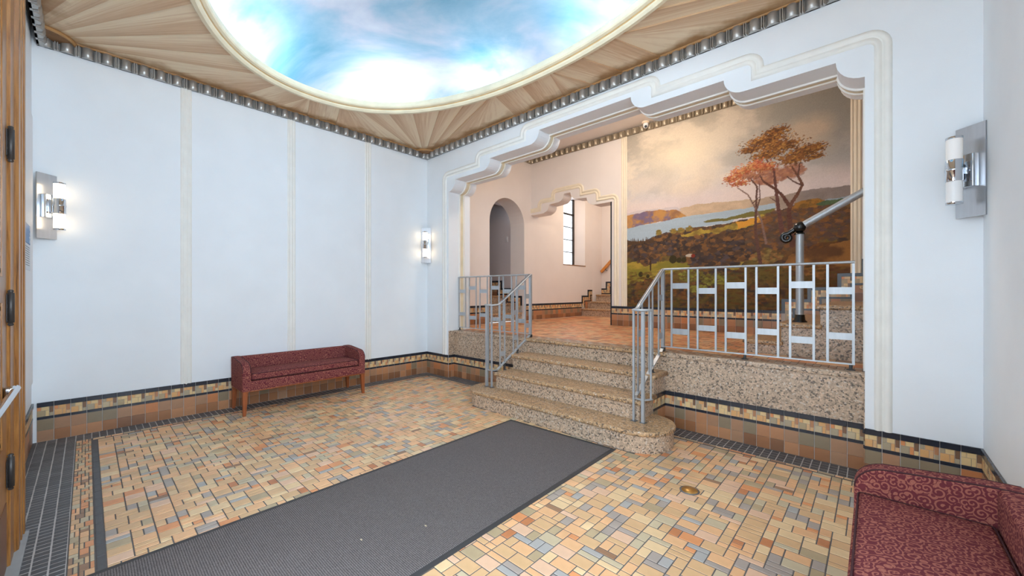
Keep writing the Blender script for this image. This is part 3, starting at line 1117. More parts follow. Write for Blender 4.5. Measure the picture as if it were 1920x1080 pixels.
# niche stair room
nr = MB()
X2 = -3.0
nr.add([(-TN, NB, ZP), (X2, NB, ZP), (X2, NB, 4.0), (-TN, NB, 4.0)], [(3, 2, 1, 0)])
nr.add([(-TN, NA, ZP), (X2, NA, ZP), (X2, NA, 4.0), (-TN, NA, 4.0)], [(0, 1, 2, 3)])
nr.add([(X2, NA, ZP), (X2, NB, ZP), (X2, NB, 4.0), (X2, NA, 4.0)], [(0, 1, 2, 3)])
nr.add([(X2, NA, 4.0), (X2, NB, 4.0), (-TN, NB, 4.0), (-TN, NA, 4.0)], [(0, 1, 2, 3)])
nr.add([(-TN, NA, 3.2), (-TN, NB, 3.2), (-TN, NB, 4.0), (-TN, NA, 4.0)], [(3, 2, 1, 0)])
struct(nr.build('wall_niche', ['nichewall']), 'grey walls inside the arched niche')
# hall back wall with the small stepped arch
ARC2 = [(0.0, ZP), (0.0, 3.01)]
ARC2 = [(0.0, 3.012)]
ARC2 += q_arc((0.345, 3.175), 0.15, -PI / 2, 0, 7)
ARC2[1] = (0.345, 3.012)
ARC2 += q_arc((0.72, 3.34), 0.15, -PI / 2, 0, 7)
right = [(1.90 - x, z) for x, z in ARC2 if x > 0.3][::-1]
ARC2 = ARC2 + right
ARC2 = [(x, z) for x, z in ARC2 if x < 1.56] + [(1.93, 3.012), (1.93, ZP)]
hb = MB()
y0, y1 = YB, 2.985
for y, fl in ((y0, False), (y1, True)):
    vs = [(x, y, z) for x, z in ARC2] + [(HX, y, ZP), (HX, y, TOPZ), (0, y, TOPZ)]
    f = tuple(range(len(vs)))
    hb.add(vs, [f[::-1] if not fl else f])
for i in range(len(ARC2) - 1):
    (xa, za), (xb, zb) = ARC2[i], ARC2[i + 1]
    hb.add([(xa, y0, za), (xb, y0, zb), (xb, y1, zb), (xa, y1, za)], [(0, 1, 2, 3)], 0, abs(xa - xb) + abs(za - zb) < 0.07)
hbo = hb.build('wall_back.001', ['hallwall'])
struct(hbo, 'hall wall carrying the mural and the small stepped arch')
MB().box((1.921, YB - 0.006, ZP), (1.945, YB + 0.02, 3.012)).build('corner_strip', ['t_black'], hbo)  # dark strip up the jamb edge of the small arch
m2 = [(1.99, 1.09), (1.99, 3.06), (1.615, 3.06), (1.615, 3.225), (1.25, 3.225), (1.25, 3.39), (.645, 3.39), (.645, 3.225), (.285, 3.225), (.285, 3.06), (0.0, 3.06)]
struct(band(m2, YB, 1).build('trim_10', ['creamwarm']), 'cream stepped moulding around the small arch of the stair')
for a, b, z0, nm, lb in ((2.135, 2.250, 1.09, 'trim_11', 'cream fluted strip left of the mural'), (5.280, 5.390, 1.585, 'trim_12', 'cream fluted strip right of the mural')):
    mb = MB()
    vert_moulding(mb, a, b, z0, 4.14, lambda s, z, n: (s, YB - n, z))
    struct(mb.build(nm, ['creamwarm']), lb)
cornice('trim_13', (0, YB, 0), 0, HX, 4.13, BLK2, 'bronze fluted cornice above the mural')
cornice('trim_14', (0, TB, 0), PI / 2, YB - TB, 4.13, BLK2, 'bronze fluted cornice on the hall wall above the niche')
hc = MB()
hc.add([(-.05, TB, ZH), (HX, TB, ZH), (HX, YB, ZH), (-.05, YB, ZH)], [(0, 1, 2, 3)])
hc.add([(-.05, YB + .2, 3.9), (3.3, YB + .2, 3.9), (3.3, 5.7, 3.9), (-.05, 5.7, 3.9)], [(0, 1, 2, 3)])
struct(hc.build('ceiling.001', ['hallwall']), 'plain warm ceiling of the upper hall')
wr2 = MB()
wr2.add([(HX, TB, ZP), (HX, YB, ZP), (HX, YB, TOPZ), (HX, TB, TOPZ)], [(0, 1, 2, 3)])
wr2.add([(W, TB, ZP), (HX, TB, ZP), (HX, TB, TOPZ), (W, TB, TOPZ)], [(0, 1, 2, 3)])
struct(wr2.build('wall_right.001', ['hallwall']), 'far right wall of the upper hall')
# stair window
win = empty('window_1')
struct(win, 'tall steel stair window with white panes seen through the small arch')
fz = [wz0, 2.356, 2.668, 2.99, 3.32, 3.70]
fr = MB()
for z in fz:
    t = 0.022 if abs(z - 3.32) < .01 else 0.010
    fr.box((-.235, gy0, z - t), (-.205, gy1, z + t))
fr.box((-.235, gy0, wz0), (-.205, gy0 + .03, wz1))
fr.box((-.235, gy1 - .075, wz0), (-.205, gy1, wz1))
fr.build('window_frame', ['darkmetal'], win)
for a, b in zip(fz[:-1], fz[1:]):
    MB().box((-.224, gy0 + .03, a + .010), (-.220, gy1 - .075, b - .010)).build('pane', ['glass'], win)

# hall wainscot
hb1 = wainscot('baseboard_hall', (1.945, YB, 0), 0, 4.555 - 1.945, 0.1135, ZP, 'tiled base under the landscape mural', fine=30)
hb2 = wainscot('baseboard_hall.001', (0, TB, 0), PI / 2, NA - TB, 0.1017, ZP, 'tiled base on the hall wall beside the arched niche', fine=30)
wainscot('', (0, NB, 0), PI / 2, 4.72 - NB, 0.1017, ZP, fine=30, parent=hb2)

def stepped(name, toW, runs, zend, parent, pitch_mat=None):
    """runs: list of (s0, s1, ztop_before, ztop); dark cap, mosaic and liner follow the steps."""
    cap, mos, lin_ = 0.040, 0.087, 0.024
    dk, rest = MB(), []
    def bx(mb, s0, s1, z0, z1, n):
        if s1 - s0 < 1e-4 or z1 - z0 < 1e-4: return
        vs = [toW(s, z, d) for d in (0, n) for s, z in ((s0, z0), (s1, z0), (s1, z1), (s0, z1))]
        mb.add(vs, [(4, 5, 6, 7), (0, 1, 5, 4), (1, 2, 6, 5), (2, 3, 7, 6), (3, 0, 4, 7)])
    def mosaic(s0, s1, z0, z1):
        if s1 - s0 < .01 or z1 - z0 < .01: return
        n = max(1, int(round((s1 - s0) / 0.10)))
        m = max(1, int(round((z1 - z0) / 0.09)))
        for i in range(n):
            for j in range(m):
                pw, ph = (s1 - s0) / n, (z1 - z0) / m
                for a, b, c, d, mt in mosaic_pieces(pw, ph):
                    t = MB()
                    bx(t, s0 + i * pw + a, s0 + i * pw + a + c, z0 + j * ph + b, z0 + j * ph + b + d, 0.008)
                    rest.append((t.v, t.f, 't_' + mt))
    back = MB()
    for i, (s0, s1, zb, zt) in enumerate(runs):
        nxt = runs[i + 1] if i + 1 < len(runs) else None
        se = s1 + (cap if nxt else 0)
        prv = zb if zb is not None else zt
        bx(back, s0, s1, zt - 0.55, zt, 0.004)
        bx(dk, s0, s1, zt - cap, zt, 0.012)
        if zb is not None:
            bx(dk, s0, s0 + cap, zb - cap, zt - cap, 0.012)
            mosaic(s0 + cap, s0 + cap + mos, zb - cap - mos, zt - cap - mos)
            bx(dk, s0 + cap + mos, s0 + cap + mos + lin_, zb - cap - mos - lin_, zt - cap - mos - lin_, 0.010)
            mosaic(s0 + cap, s1 + (cap if nxt else 0), zt - cap - mos, zt - cap)
            bx(dk, s0 + cap + mos, s1 + (cap + mos if nxt else 0), zt - cap - mos - lin_, zt - cap - mos, 0.010)
            st = s0 + cap + mos + lin_
        else:
            mosaic(s0, s1 + (cap if nxt else 0), zt - cap - mos, zt - cap)
            bx(dk, s0, s1 + (cap + mos if nxt else 0), zt - cap - mos - lin_, zt - cap - mos, 0.010)
            st = s0
        # large tiles beneath, one object each
        en = s1 + (cap + mos if nxt else 0)
        n = max(1, int(round((en - st) / 0.105)))
        for q in range(n):
            for r in range(2):
                t = MB()
                pw = (en - st) / n
                zt2 = zt - cap - mos - lin_ - 0.1 * r
                bx(t, st + q * pw + .001, st + (q + 1) * pw - .001, zt2 - 0.098, zt2 - .001, 0.008)
                t.build('wall_tile', [pick(BIGMIX if r == 0 else LOWMIX)], parent)
    back.build('mortar_bed', ['lgrout'], parent)
    dk.build('liner_band', ['t_black'], parent)
    join_tiles('mosaic_band', rest, parent, [r[2] for r in rest])
stepped('', lambda s, z, n: (s, YB - n, z), [(4.555, 4.844, 1.09, 1.25), (4.844, 5.154, 1.25, 1.41), (5.154, 5.39, 1.41, 1.585), (5.39, 5.80, 1.585, 1.76)], 1.76, hb1)
stepped('', lambda s, z, n: (-s, NB - n, z), [(0.06, 0.36, 1.09, 1.26), (0.36, 0.66, 1.26, 1.43), (0.66, 0.98, 1.43, 1.60)], 1.6, hb2)
stepped('', lambda s, z, n: (n, s, z), [(4.72, 5.0, 1.09, 1.25), (5.0, 5.22, 1.25, 1.40)], 1.4, hb2)
stepped('', lambda s, z, n: (s, 5.6 - n, z), [(0.07, 0.20, None, 1.44), (0.20, 0.42, 1.44, 1.62), (0.42, 0.70, 1.62, 1.80)], 1.8, hb2)

# ------------------------------------------------------------------ stairs
def slab(mb, poly_fn, z0, z1, r=0.012):
    # nosing slab: outline grows/shrinks for a rounded edge
    rings = []
    for z, d in ((z0, -r), (z0 + r * .3, -r * .3), (z0 + r, 0), (z1 - r, 0), (z1 - r * .3, -r * .3), (z1, -r)):
        rings.append([(x, y, z) for x, y in poly_fn(d)])
    mb.rings(rings, 0, True, True)
def stadium(x0, x1, yc, rad, yback):
    def fn(d):
        r = rad + d
        L = [(x0 - r * math.sin(t), yc + r * math.cos(t)) for t in [PI * i / 16 for i in range(17)]]
        Rr = [(x1 + r * math.sin(t), yc - r * math.cos(t)) for t in [PI * i / 16 for i in range(17)]]
        return L + Rr
    return fn
def rrect(x0, x1, y0, y1, r):
    def fn(d):
        out = []
        for cx, cy, a0 in ((x1 - r, y1, 0), (x0 + r, y1, 0), (x0 + r, y0 + r, PI), (x1 - r, y0 + r, 1.5 * PI)):
            if cy == y1:
                out.append((x1 + d if cx > (x0 + x1) / 2 else x0 - d, y1))
            else:
                for i in range(5):
                    t = a0 + PI / 2 * i / 4
                    out.append((cx + (r + d) * math.cos(t), cy + (r + d) * math.sin(t)))
        return out
    return fn
st = empty('entry_stairs', (3.02, -0.3, 0))
setp(st, 'four terrazzo steps with rounded bottom step leading to the raised hall', 'stairs')
ox, oy = 3.02, -0.3
def rel(mb):
    mb.v = [(x - ox, y - oy, z) for x, y, z in mb.v]
    return mb
mb = MB()
mb.prism(stadium(2.10, 3.95, -0.48, 0.285, 0)(0), 0, 0.145, 0, False)
rel(mb).build('riser', ['terrazzo'], st)
mb = MB(); slab(mb, stadium(2.10, 3.95, -0.48, 0.302, 0), 0.143, 0.183); rel(mb).build('tread', ['tread'], st)
for x in (2.52, 3.87):
    rel(MB().box((x - .001, -0.7665, 0.0), (x + .001, -0.76, 0.143))).build('joint', ['grout'], st)
for y, z0, z1, yb in ((-0.47, 0.183, 0.366, -0.165), (-0.165, 0.366, 0.55, 0.13)):
    rel(MB().box((2.108, y, z0 if y < -.3 else 0.0), (3.945, yb + .0, z1 - 0.04))).build('riser', ['terrazzo'], st)
    mb = MB(); slab(mb, rrect(2.078, 3.978, y - 0.032, yb, 0.03), z1 - 0.042, z1); rel(mb).build('tread', ['tread'], st)
rel(MB().box((2.10, 0.125, 0.5), (3.95, 0.2, ZP - 0.04))).build('riser', ['terrazzo'], st)
mb = MB(); slab(mb, rrect(2.085, 3.962, 0.095, 0.183, 0.002), ZP - 0.042, ZP); rel(mb).build('tread', ['tread'], st)

ss = empty('hall_stairs', (5.6, 1.7, ZP))
setp(ss, 'terrazzo flight rising to the right in front of the mural', 'stairs')
def rel2(mb):
    mb.v = [(x - 5.6, y - 1.7, z - ZP) for x, y, z in mb.v]
    return mb
for i in range(9):
    xr, zt = 4.54 + 0.30 * i, 0.868 + 0.18 * i
    rel2(MB().box((xr, 0.72, ZP), (xr + 0.30 if i < 8 else HX - .02, YB - .01, zt - 0.04))).build('riser', ['terrazzo'], ss)
    mb = MB(); mb.bevbox((xr - 0.03, 0.69, zt - 0.042), (xr + 0.315 if i < 8 else HX - .02, YB - 0.012, zt), 0.014)
    rel2(mb).build('tread', ['tread'], ss)
rs = empty('rear_stairs', (1.0, 5.2, ZP))
setp(rs, 'terrazzo steps beyond the small stepped arch', 'stairs')
def rel3(mb):
    mb.v = [(x - 1.0, y - 5.2, z - ZP) for x, y, z in mb.v]
    return mb
for i, (yr, xl) in enumerate(((4.72, 0.012), (5.0, 0.012), (5.27, 0.10))):
    zt = ZP + 0.18 * (i + 1)
    rel3(MB().box((xl, yr, ZP), (2.4, 5.59, zt - 0.035))).build('riser', ['terrazzo'], rs)
    mb = MB(); mb.bevbox((xl, yr - 0.03, zt - 0.037), (2.4, 5.59, zt), 0.012)
    rel3(mb).build('tread', ['tread'], rs)
ns = empty('niche_stairs', (-1.0, 1.97, ZP))
setp(ns, 'terrazzo steps climbing inside the dark arched niche', 'stairs')
def rel4(mb):
    mb.v = [(x + 1.0, y - 1.97, z - ZP) for x, y, z in mb.v]
    return mb
for i in range(8):
    xr, zt = -0.06 - 0.30 * i, ZP + 0.175 * (i + 1)
    rel4(MB().box((-2.98, NA + .01, ZP), (xr, NB - .012, zt - 0.035))).build('riser', ['terrazzo'], ns)
    mb = MB(); mb.bevbox((max(-2.98, xr - 0.33), NA + .01, zt - 0.037), (xr + 0.03, NB - .014, zt), 0.012)
    rel4(mb).build('tread', ['tread'], ns)

# ------------------------------------------------------------------ railings
YR = 0.20
def railing(mirror, label):
    """left railing is built in left-hand coordinates; the right one mirrors x about 2.99."""
    CXR = 2.99
    X = (lambda x: 2 * CXR - x) if mirror else (lambda x: x)
    xp = 2.09
    bx, by = X(2.09), YR
    root = empty('railing', (bx, by, ZP))
    setp(root, label, 'railing', None)
    def P(x, y, z): return (X(x) - bx, y - by, z - ZP)
    def B(name, mat='alu'):
        pass
    def bar(name, p, q, w_, d_, side=(1, 0, 0), mat='alu'):
        return MB().bar(P(*p), P(*q), w_, d_, 0, side).build(name, [mat], root)
    # handrail: level part and sloping part with volute, flat oval section with a groove line
    zr = 1.582
    xw = 0.585
    lvl = MB().tube([P(xw, YR, zr), P(xp - .01, YR, zr)], 0.016, 10, flat=(1.25, 0.7))
    lvl.build('handrail', ['alu'], root)
    slope = [P(xp, YR + .012, zr), P(xp, YR - .02, zr - .008), P(xp, -0.36, 1.222)]
    vol = [P(xp, -0.40, 1.196), P(xp, -0.44, 1.188)]
    cx, cy, rv = 2.015, -0.455, 0.075
    for i in range(1, 13):
        t = PI * i / 12
        vol.append(P(cx + rv * math.cos(t), cy - rv * math.sin(t), 1.186))
    MB().tube(slope, 0.024, 10, flat=(1.0, 0.5)).build('handrail', ['alu'], root)
    MB().tube([slope[-1]] + vol, 0.021, 10, flat=(1.0, 0.55)).build('volute', ['alu'], root)
    for dx in (-0.008, 0.008):
        MB().tube([P(xp + dx, YR - .02, zr + .005), P(xp + dx, -0.36, 1.235)], 0.0028, 6).build('rail_groove', ['aludark'], root)
    # bottom rails
    bar('bottom_rail', (xw, YR, 0.783), (xp, YR, 0.783), 0.026, 0.011, (0, 1, 0))
    bar('stringer', (xp, YR, 0.772), (xp, -0.43, 0.392), 0.034, 0.010, (1, 0, 0))
    # scroll plate under the volute posts
    pl = MB()
    ro, ri = [], []
    for i in range(15):
        t = PI * i / 14
        ro.append((cx + (rv + .017) * math.cos(t), cy + .02 - (rv + .017) * math.sin(t)))
        ri.append((cx + (rv - .017) * math.cos(t), cy + .02 - (rv - .017) * math.sin(t)))
    poly = ro + ri[::-1]
    n = len(poly)
    pr = [[P(x, y, 0.383) for x, y in poly], [P(x, y, 0.391) for x, y in poly]]
    half = len(ro)
    vs = pr[0] + pr[1]
    fs = []
    for i in range(half - 1):
        a, b, c, d = i, i + 1, n - 2 - i, n - 1 - i
        fs += [(a, b, c, d), (n + d, n + c, n + b, n + a)]
    for i in range(n):
        j = (i + 1) % n
        fs.append((i, j, n + j, n + i))
    pl.add(vs, fs).build('scroll_plate', ['alu'], root)
    # posts
    for (x, y, wd) in ((2.072, -0.512, 0.018), (1.985, -0.512, 0.027)):
        bar('post', (x, y, 0.183), (x, y, 1.18), wd, wd)
        MB().box(*[tuple(P(x + s * .024, y + s * .024, z)) for s, z in ((-1, 0.183), (1, 0.189))]).build('post_foot', ['lead'], root)
    bar('baluster', (1.943, -0.44, 0.385), (1.943, -0.44, 1.18), 0.013, 0.013)
    bar('post', (xp, YR, 0.775), (xp, YR, 1.575), 0.032, 0.032)
    MB().box(*[tuple(P(xp + s * .019, YR + s * .019, z)) for s, z in ((-1, ZP), (1, 0.772))]).build('post_foot', ['aludark'], root)
    for x in ((0.61, 1.34) if mirror else (0.61, 1.34)):
        MB().lathe([(.030, 0.0), (.028, .006), (.012, .010), (.010, .045)], P(x, YR, ZP), 12).build('post_foot', ['aludark'], root)
    # level balusters in pairs with cross plates
    prs = [(0.594, 0.752), (0.841, 1.001), (1.087, 1.249), (1.334, 1.498), (1.584, 1.747), (1.834, 2.000)]
    for k, (a, b) in enumerate(prs):
        for x in (a, b):
            bar('baluster', (x, YR, 0.788), (x, YR, 1.575), 0.017, 0.013)
        A = (k % 2 == 1)
        for z0, z1 in (((1.380, 1.437), (0.918, 0.975)) if A else ((1.330, 1.386), (0.970, 1.024))):
            MB().box(*[tuple(P(x, YR + d, z)) for x, d, z in ((a, -.004, z0), (b, .004, z1))]).build('cross_plate', ['alu'], root)
    # sloping balusters
    zt = lambda y: zr - .018 + (y - YR) * 0.643
    zb = lambda y: 0.776 + (y - YR) * 0.603
    ys = [(-0.385, -0.30), (-0.14, -0.06), (0.09, None)]
    for a, b in ys:
        for y in (a, b):
            if y is None: continue
            bar('baluster', (xp, y, zb(y) + .004), (xp, y, zt(y)), 0.013, 0.015)
    for y0_, y1_, hi, lo in ((-0.385, -0.30, 0.70, 0.20), (-0.14, -0.06, 0.66, 0.24), (0.09, 0.19, 0.74, 0.24)):
        for f in (hi, lo):
            z = zb(y0_) + (zt(y0_) - zb(y0_)) * f
            MB().box(*[tuple(P(xp + d, y, zz)) for d, y, zz in ((-.004, y0_, z - .03), (.004, y1_, z + .03))]).build('cross_plate', ['alu'], root)
    # legs under the stringer
    for y, z in ((-0.30, 0.366), (-0.06, 0.55)):
        bar('leg', (xp, y, z), (xp, y, zb(y)), 0.015, 0.015, mat='aludark')
        MB().lathe([(.022, 0), (.020, .006), (.012, .010)], P(xp, y, z), 10).build('post_foot', ['aludark'], root)
    return root
railing(False, 'aluminium railing left of the entrance stairs, reaching the left pier')
railing(True, 'aluminium railing right of the entrance stairs, in front of the mural')

# pipe handrail with black scroll fittings on the hall stairs
px_, py_, pz_ = 4.960, 0.95, 1.048
ph = empty('pipe_handrail', (px_, py_, pz_))
setp(ph, 'thick aluminium pipe handrail with black iron scroll end on hall stairs', 'handrail')
MB().lathe([(.034, 0.05), (.034, 0.885)], (0, 0, 0), 20).build('post', ['alu'], ph)
MB().lathe([(.062, 0.0), (.062, .008), (.046, .022), (.041, .07), (.036, .075)], (0, 0, 0), 20).build('post_base', ['black'], ph)
sph = [(0.056 * math.sin(PI * i / 12), 0.945 - 0.056 * math.cos(PI * i / 12)) for i in range(1, 12)]
MB().lathe([(.046, .872), (.046, .884), (.034, .886), (.030, .895)] + sph, (0, 0, 0), 20).build('ball_fitting', ['black'], ph)
MB().tube([(0.03, 0, 0.962), (1.6, 0, 0.962 + 1.57 * 0.575)], 0.034, 20).build('pipe_rail', ['alu'], ph)
sc_ = [(-0.03, 0, 0.935), (-0.06, 0, 0.915), (-0.095, 0, 0.890)]
for i in range(0, 22):
    t = math.radians(125 + i * 22)
    r = 0.046 * (1 - i / 30)
    sc_.append((-0.105 + r * math.cos(t), 0, 0.850 + r * math.sin(t)))
MB().tube(sc_, [.026, .026, .025] + [.0235 * (1 - 0.45 * i / 22) for i in range(22)], 10).build('scroll_end', ['black'], ph)

# wooden handrail on the rear stair wall
wh = empty('wooden_handrail', (0.1, 5.53, 1.88))
setp(wh, 'orange wooden handrail seen through the small stepped arch', 'handrail')
MB().bar((0.0, 0, 0), (0.75, 0, 0.72), 0.05, 0.07, 0, (0, 1, 0)).build('rail', ['pine'], wh)
for t in (0.12, 0.5):
    MB().tube([(t, 0.0, t * .96 - .03), (t + .02, 0.0, t * .96 - .07), (t + .02, 0.068, t * .96 - .08)], 0.007, 8).build('bracket', ['aludark'], wh)

# ------------------------------------------------------------------ mural (flat painting, colours stored per vertex)
def paint_mural():
    n = 470
    u, v = np.meshgrid(np.linspace(0, 1, n), np.linspace(0, 1, n))    # v upwards, row 0 bottom
    def C(r, g, b): return np.array(lin(r, g, b)[:3])
    def noise(fx, fy, seed, octs=5):
        r = np.random.default_rng(seed)
        out = np.zeros((n, n)); amp = 1.0; tot = 0
        for _ in range(octs):
            gx, gy = int(fx) + 2, int(fy) + 2
            g = r.random((gy, gx))
            X, Y = u * (gx - 1.001), v * (gy - 1.001)
            i, j = X.astype(int), Y.astype(int)
            a, b = X - i, Y - j
            a, b = a * a * (3 - 2 * a), b * b * (3 - 2 * b)
            out += amp * ((g[j, i] * (1 - a) + g[j, i + 1] * a) * (1 - b) + (g[j + 1, i] * (1 - a) + g[j + 1, i + 1] * a) * b)
            tot += amp; amp *= 0.55; fx *= 2; fy *= 2
        return out / tot
    def mix(img, col, m):
        m = np.clip(m, 0, 1)[..., None]
        return img * (1 - m) + np.asarray(col) * m
    def poly(pts, wob=0.006, seed=1, soft=0.0):
        du, dv = (noise(24, 24, seed, 4) - .5) * wob * 4, (noise(24, 24, seed + 50, 4) - .5) * wob * 4
        x, y = u + du, v + dv
        ins = np.zeros((n, n), bool)
        for i in range(len(pts)):
            (x1, y1), (x2, y2) = pts[i], pts[(i + 1) % len(pts)]
            if y1 == y2: continue
            c = ((y1 > y) != (y2 > y)) & (x < (x2 - x1) * (y - y1) / (y2 - y1) + x1)
            ins ^= c
        return ins.astype(float)
    # sky
    tcol = np.clip((v - 0.45) / 0.55, 0, 1)
    img = np.zeros((n, n, 3)) + C(212, 205, 204)
    img = mix(img, C(186, 186, 178), tcol * 1.2)
    img = mix(img, C(168, 156, 140), np.clip((tcol - .45) * 1.3, 0, .75))
    img = mix(img, C(138, 128, 118), np.clip((u - 0.50) * 1.5, 0, 1) * np.clip(tcol * 1.9 - .1, 0, 1) * .80)
    cl = noise(4, 7, 11, 6)
    img = mix(img, C(226, 214, 196), np.clip((cl - .50) * 6, 0, .75) * (1.12 - u * .75))
    img = mix(img, C(140, 142, 138), np.clip((.45 - cl) * 6, 0, .5) * (0.5 + .4 * u))
    img = mix(img, C(238, 224, 196), np.exp(-(((u - .30) / .20) ** 2 + ((v - .82) / .13) ** 2)) * .6 * (.5 + noise(9, 9, 5)))
    for (a, b, ru, rv, col, k) in ((.86, .79, .09, .07, (196, 178, 156), .85), (.92, .70, .05, .05, (178, 168, 154), .5), (.34, .64, .13, .06, (226, 212, 190), .8), (.12, .70, .12, .05, (220, 206, 190), .5), (.88, .60, .12, .03, (190, 182, 172), .6), (.45, .70, .08, .05, (222, 208, 188), .6)):
        m = np.exp(-(((u - a) / ru) ** 2 + ((v - b) / rv) ** 2))
        img = mix(img, C(*col), k * np.clip(m * 1.6 * (0.3 + 1.3 * noise(14, 14, int(a * 99))) - .25, 0, 1))
    img = mix(img, C(224, 208, 204), np.exp(-((v - .555) / .06) ** 2) * .7)
    far = [(0.29, 0.516), (0.309, 0.533), (0.382, 0.541), (0.518, 0.534), (0.62, 0.533), (0.645, 0.525), (0.70, 0.528), (0.779, 0.527), (0.841, 0.535), (1.01, 0.53), (1.01, 0.454), (0.779, 0.46), (0.62, 0.484), (0.337, 0.482)]
    farcol = mix(np.zeros((n, n, 3)) + C(198, 174, 146), C(142, 130, 124), np.clip((u - .6) * 4, 0, 1))
    img = mix(img, farcol * (0.8 + .4 * noise(30, 40, 3))[..., None], poly(far, .004, 2))
    mf = poly([(0.0, .545), (.1, .553), (.28, .545), (.32, .52), (0, .50)], .003, 22)
    img = mix(img, C(196, 186, 188), mf * .6)
    hill = [(-0.021, 0.533), (0.046, 0.535), (0.1, 0.543), (0.193, 0.542), (0.233, 0.532), (0.281, 0.527), (0.318, 0.503), (0.341, 0.484), (0.29, 0.473), (0.193, 0.471), (0.111, 0.47), (-0.021, 0.444)]
    img = mix(img, mix(np.zeros((n, n, 3)) + C(190, 142, 84), C(150, 110, 82), np.clip(noise(20, 24, 7) * 4 - 1.7, 0, 1)), poly(hill, .004, 4))
    img = mix(img, C(118, 106, 134), poly(hill, .004, 4) * np.clip(noise(16, 20, 9) * 7 - 3.9, 0, .9))
    river = [(-0.021, 0.455), (0.111, 0.47), (0.193, 0.471), (0.337, 0.487), (0.62, 0.488), (0.734, 0.496), (0.74, 0.475), (0.574, 0.45), (0.55, 0.424), (0.443, 0.425), (0.318, 0.418), (0.183, 0.405), (0.121, 0.365), (-0.021, 0.371)]
    img = mix(img, C(168, 186, 198) * (0.93 + .14 * noise(6, 60, 8))[..., None], poly(river, .002, 5))
    img = mix(img, C(150, 164, 176), poly([(0.877, 0.481), (0.911, 0.484), (1.01, 0.487), (1.01, 0.470), (0.956, 0.466), (0.9, 0.470)], .002, 6))
    img = mix(img, C(120, 112, 62), poly([(0.426, 0.446), (0.451, 0.455), (0.518, 0.454), (0.62, 0.467), (0.734, 0.470), (0.74, 0.45), (0.574, 0.444), (0.518, 0.440), (0.443, 0.438)], .003, 7))
    land = [(-0.021, 0.389), (0.121, 0.373), (0.183, 0.408), (0.318, 0.416), (0.443, 0.423), (0.55, 0.428), (0.62, 0.437), (0.66, 0.44), (0.734, 0.457), (0.798, 0.471), (0.859, 0.491), (0.911, 0.469), (0.956, 0.470), (1.01, 0.46), (1.01, -0.05), (-0.03, -0.05)]
    L = poly(land, .004, 8)
    t1, t2, t3 = noise(28, 34, 12, 5), noise(60, 60, 13, 3), noise(10, 12, 14, 5)
    lc = mix(np.zeros((n, n, 3)) + C(118, 88, 56), C(74, 62, 56), np.clip(t1 * 4.5 - 1.6, 0, 1))
    lc = mix(lc, C(150, 100, 48), np.clip(t2 * 4 - 2.2, 0, .7))
    lc = mix(lc, C(112, 98, 46), np.clip(t3 * 5 - 2.6, 0, .7) * (v < .32))
    lc = mix(lc, C(96, 56, 34), np.clip((u - .7) * 2.6, 0, .55) * (v < .30))
    lc = lc * (1 - .28 * np.clip((.22 - v) / .22, 0, 1))[..., None]
    img = mix(img, lc, L)
    f1 = [(0.29, 0.383), (0.364, 0.400), (0.55, 0.420), (0.62, 0.428), (0.72, 0.445), (0.72, 0.42), (0.62, 0.390), (0.518, 0.386), (0.364, 0.345), (0.36, 0.375)]
    img = mix(img, mix(np.zeros((n, n, 3)) + C(178, 152, 66), C(134, 112, 56), np.clip(noise(20, 30, 17) * 4 - 1.6, 0, 1)), poly(f1, .008, 9))
    img = mix(img, C(214, 154, 62), poly([(0.574, 0.426), (0.645, 0.433), (0.724, 0.443), (0.724, 0.423), (0.617, 0.398), (0.574, 0.39)], .006, 10))
    img = mix(img, mix(np.zeros((n, n, 3)) + C(132, 122, 50), C(172, 146, 62), np.clip(noise(14, 40, 18) * 4 - 1.7, 0, 1)), poly([(-0.02, 0.25), (0.121, 0.262), (0.29, 0.25), (0.42, 0.235), (0.29, 0.19), (0.193, 0.17), (-0.02, 0.13)], .010, 11))
    img = mix(img, C(160, 140, 66), poly([(0.518, 0.200), (0.62, 0.245), (0.66, 0.275), (0.673, 0.272), (0.60, 0.220), (0.581, 0.196)], .006, 15))
    img = mix(img, mix(np.zeros((n, n, 3)) + C(150, 106, 60), C(104, 72, 48), np.clip(noise(16, 22, 19) * 4 - 1.6, 0, 1)), poly([(0.80, 0.255), (0.853, 0.270), (0.934, 0.292), (1.01, 0.305), (1.01, 0.16), (0.9, 0.14), (0.76, 0.20)], .008, 16))
    # daubs
    r = np.random.default_rng(3)
    def daub(a, b, ru, rv, col, k=1.0, ang=0.0):
        R = max(ru, rv) * 1.1
        i0, i1 = max(0, int((a - R) * n)), min(n, int((a + R) * n) + 2)
        j0, j1 = max(0, int((b - R) * n)), min(n, int((b + R) * n) + 2)
        if i1 <= i0 or j1 <= j0: return
        uu, vv = u[j0:j1, i0:i1] - a, v[j0:j1, i0:i1] - b
        ca, sa = math.cos(ang), math.sin(ang)
        m = (((uu * ca + vv * sa) / ru) ** 2 + ((-uu * sa + vv * ca) / rv) ** 2) < 1
        img[j0:j1, i0:i1] = np.where(m[..., None], img[j0:j1, i0:i1] * (1 - k) + np.asarray(col) * k, img[j0:j1, i0:i1])
    def clump(a, b, ru, rv, cols, cnt, size, k=.8):
        for _ in range(cnt):
            t, q = r.random() * 2 * PI, math.sqrt(r.random())
            s = size * (.5 + r.random())
            daub(a + ru * q * math.cos(t), b + rv * q * math.sin(t), s * 1.35, s * .75, C(*cols[int(r.integers(len(cols)))]) * (.8 + .4 * r.random()), k, r.normal() * .4)
    dark = [(84, 64, 50), (108, 78, 52), (68, 58, 56), (132, 94, 56), (80, 70, 72), (62, 54, 50)]
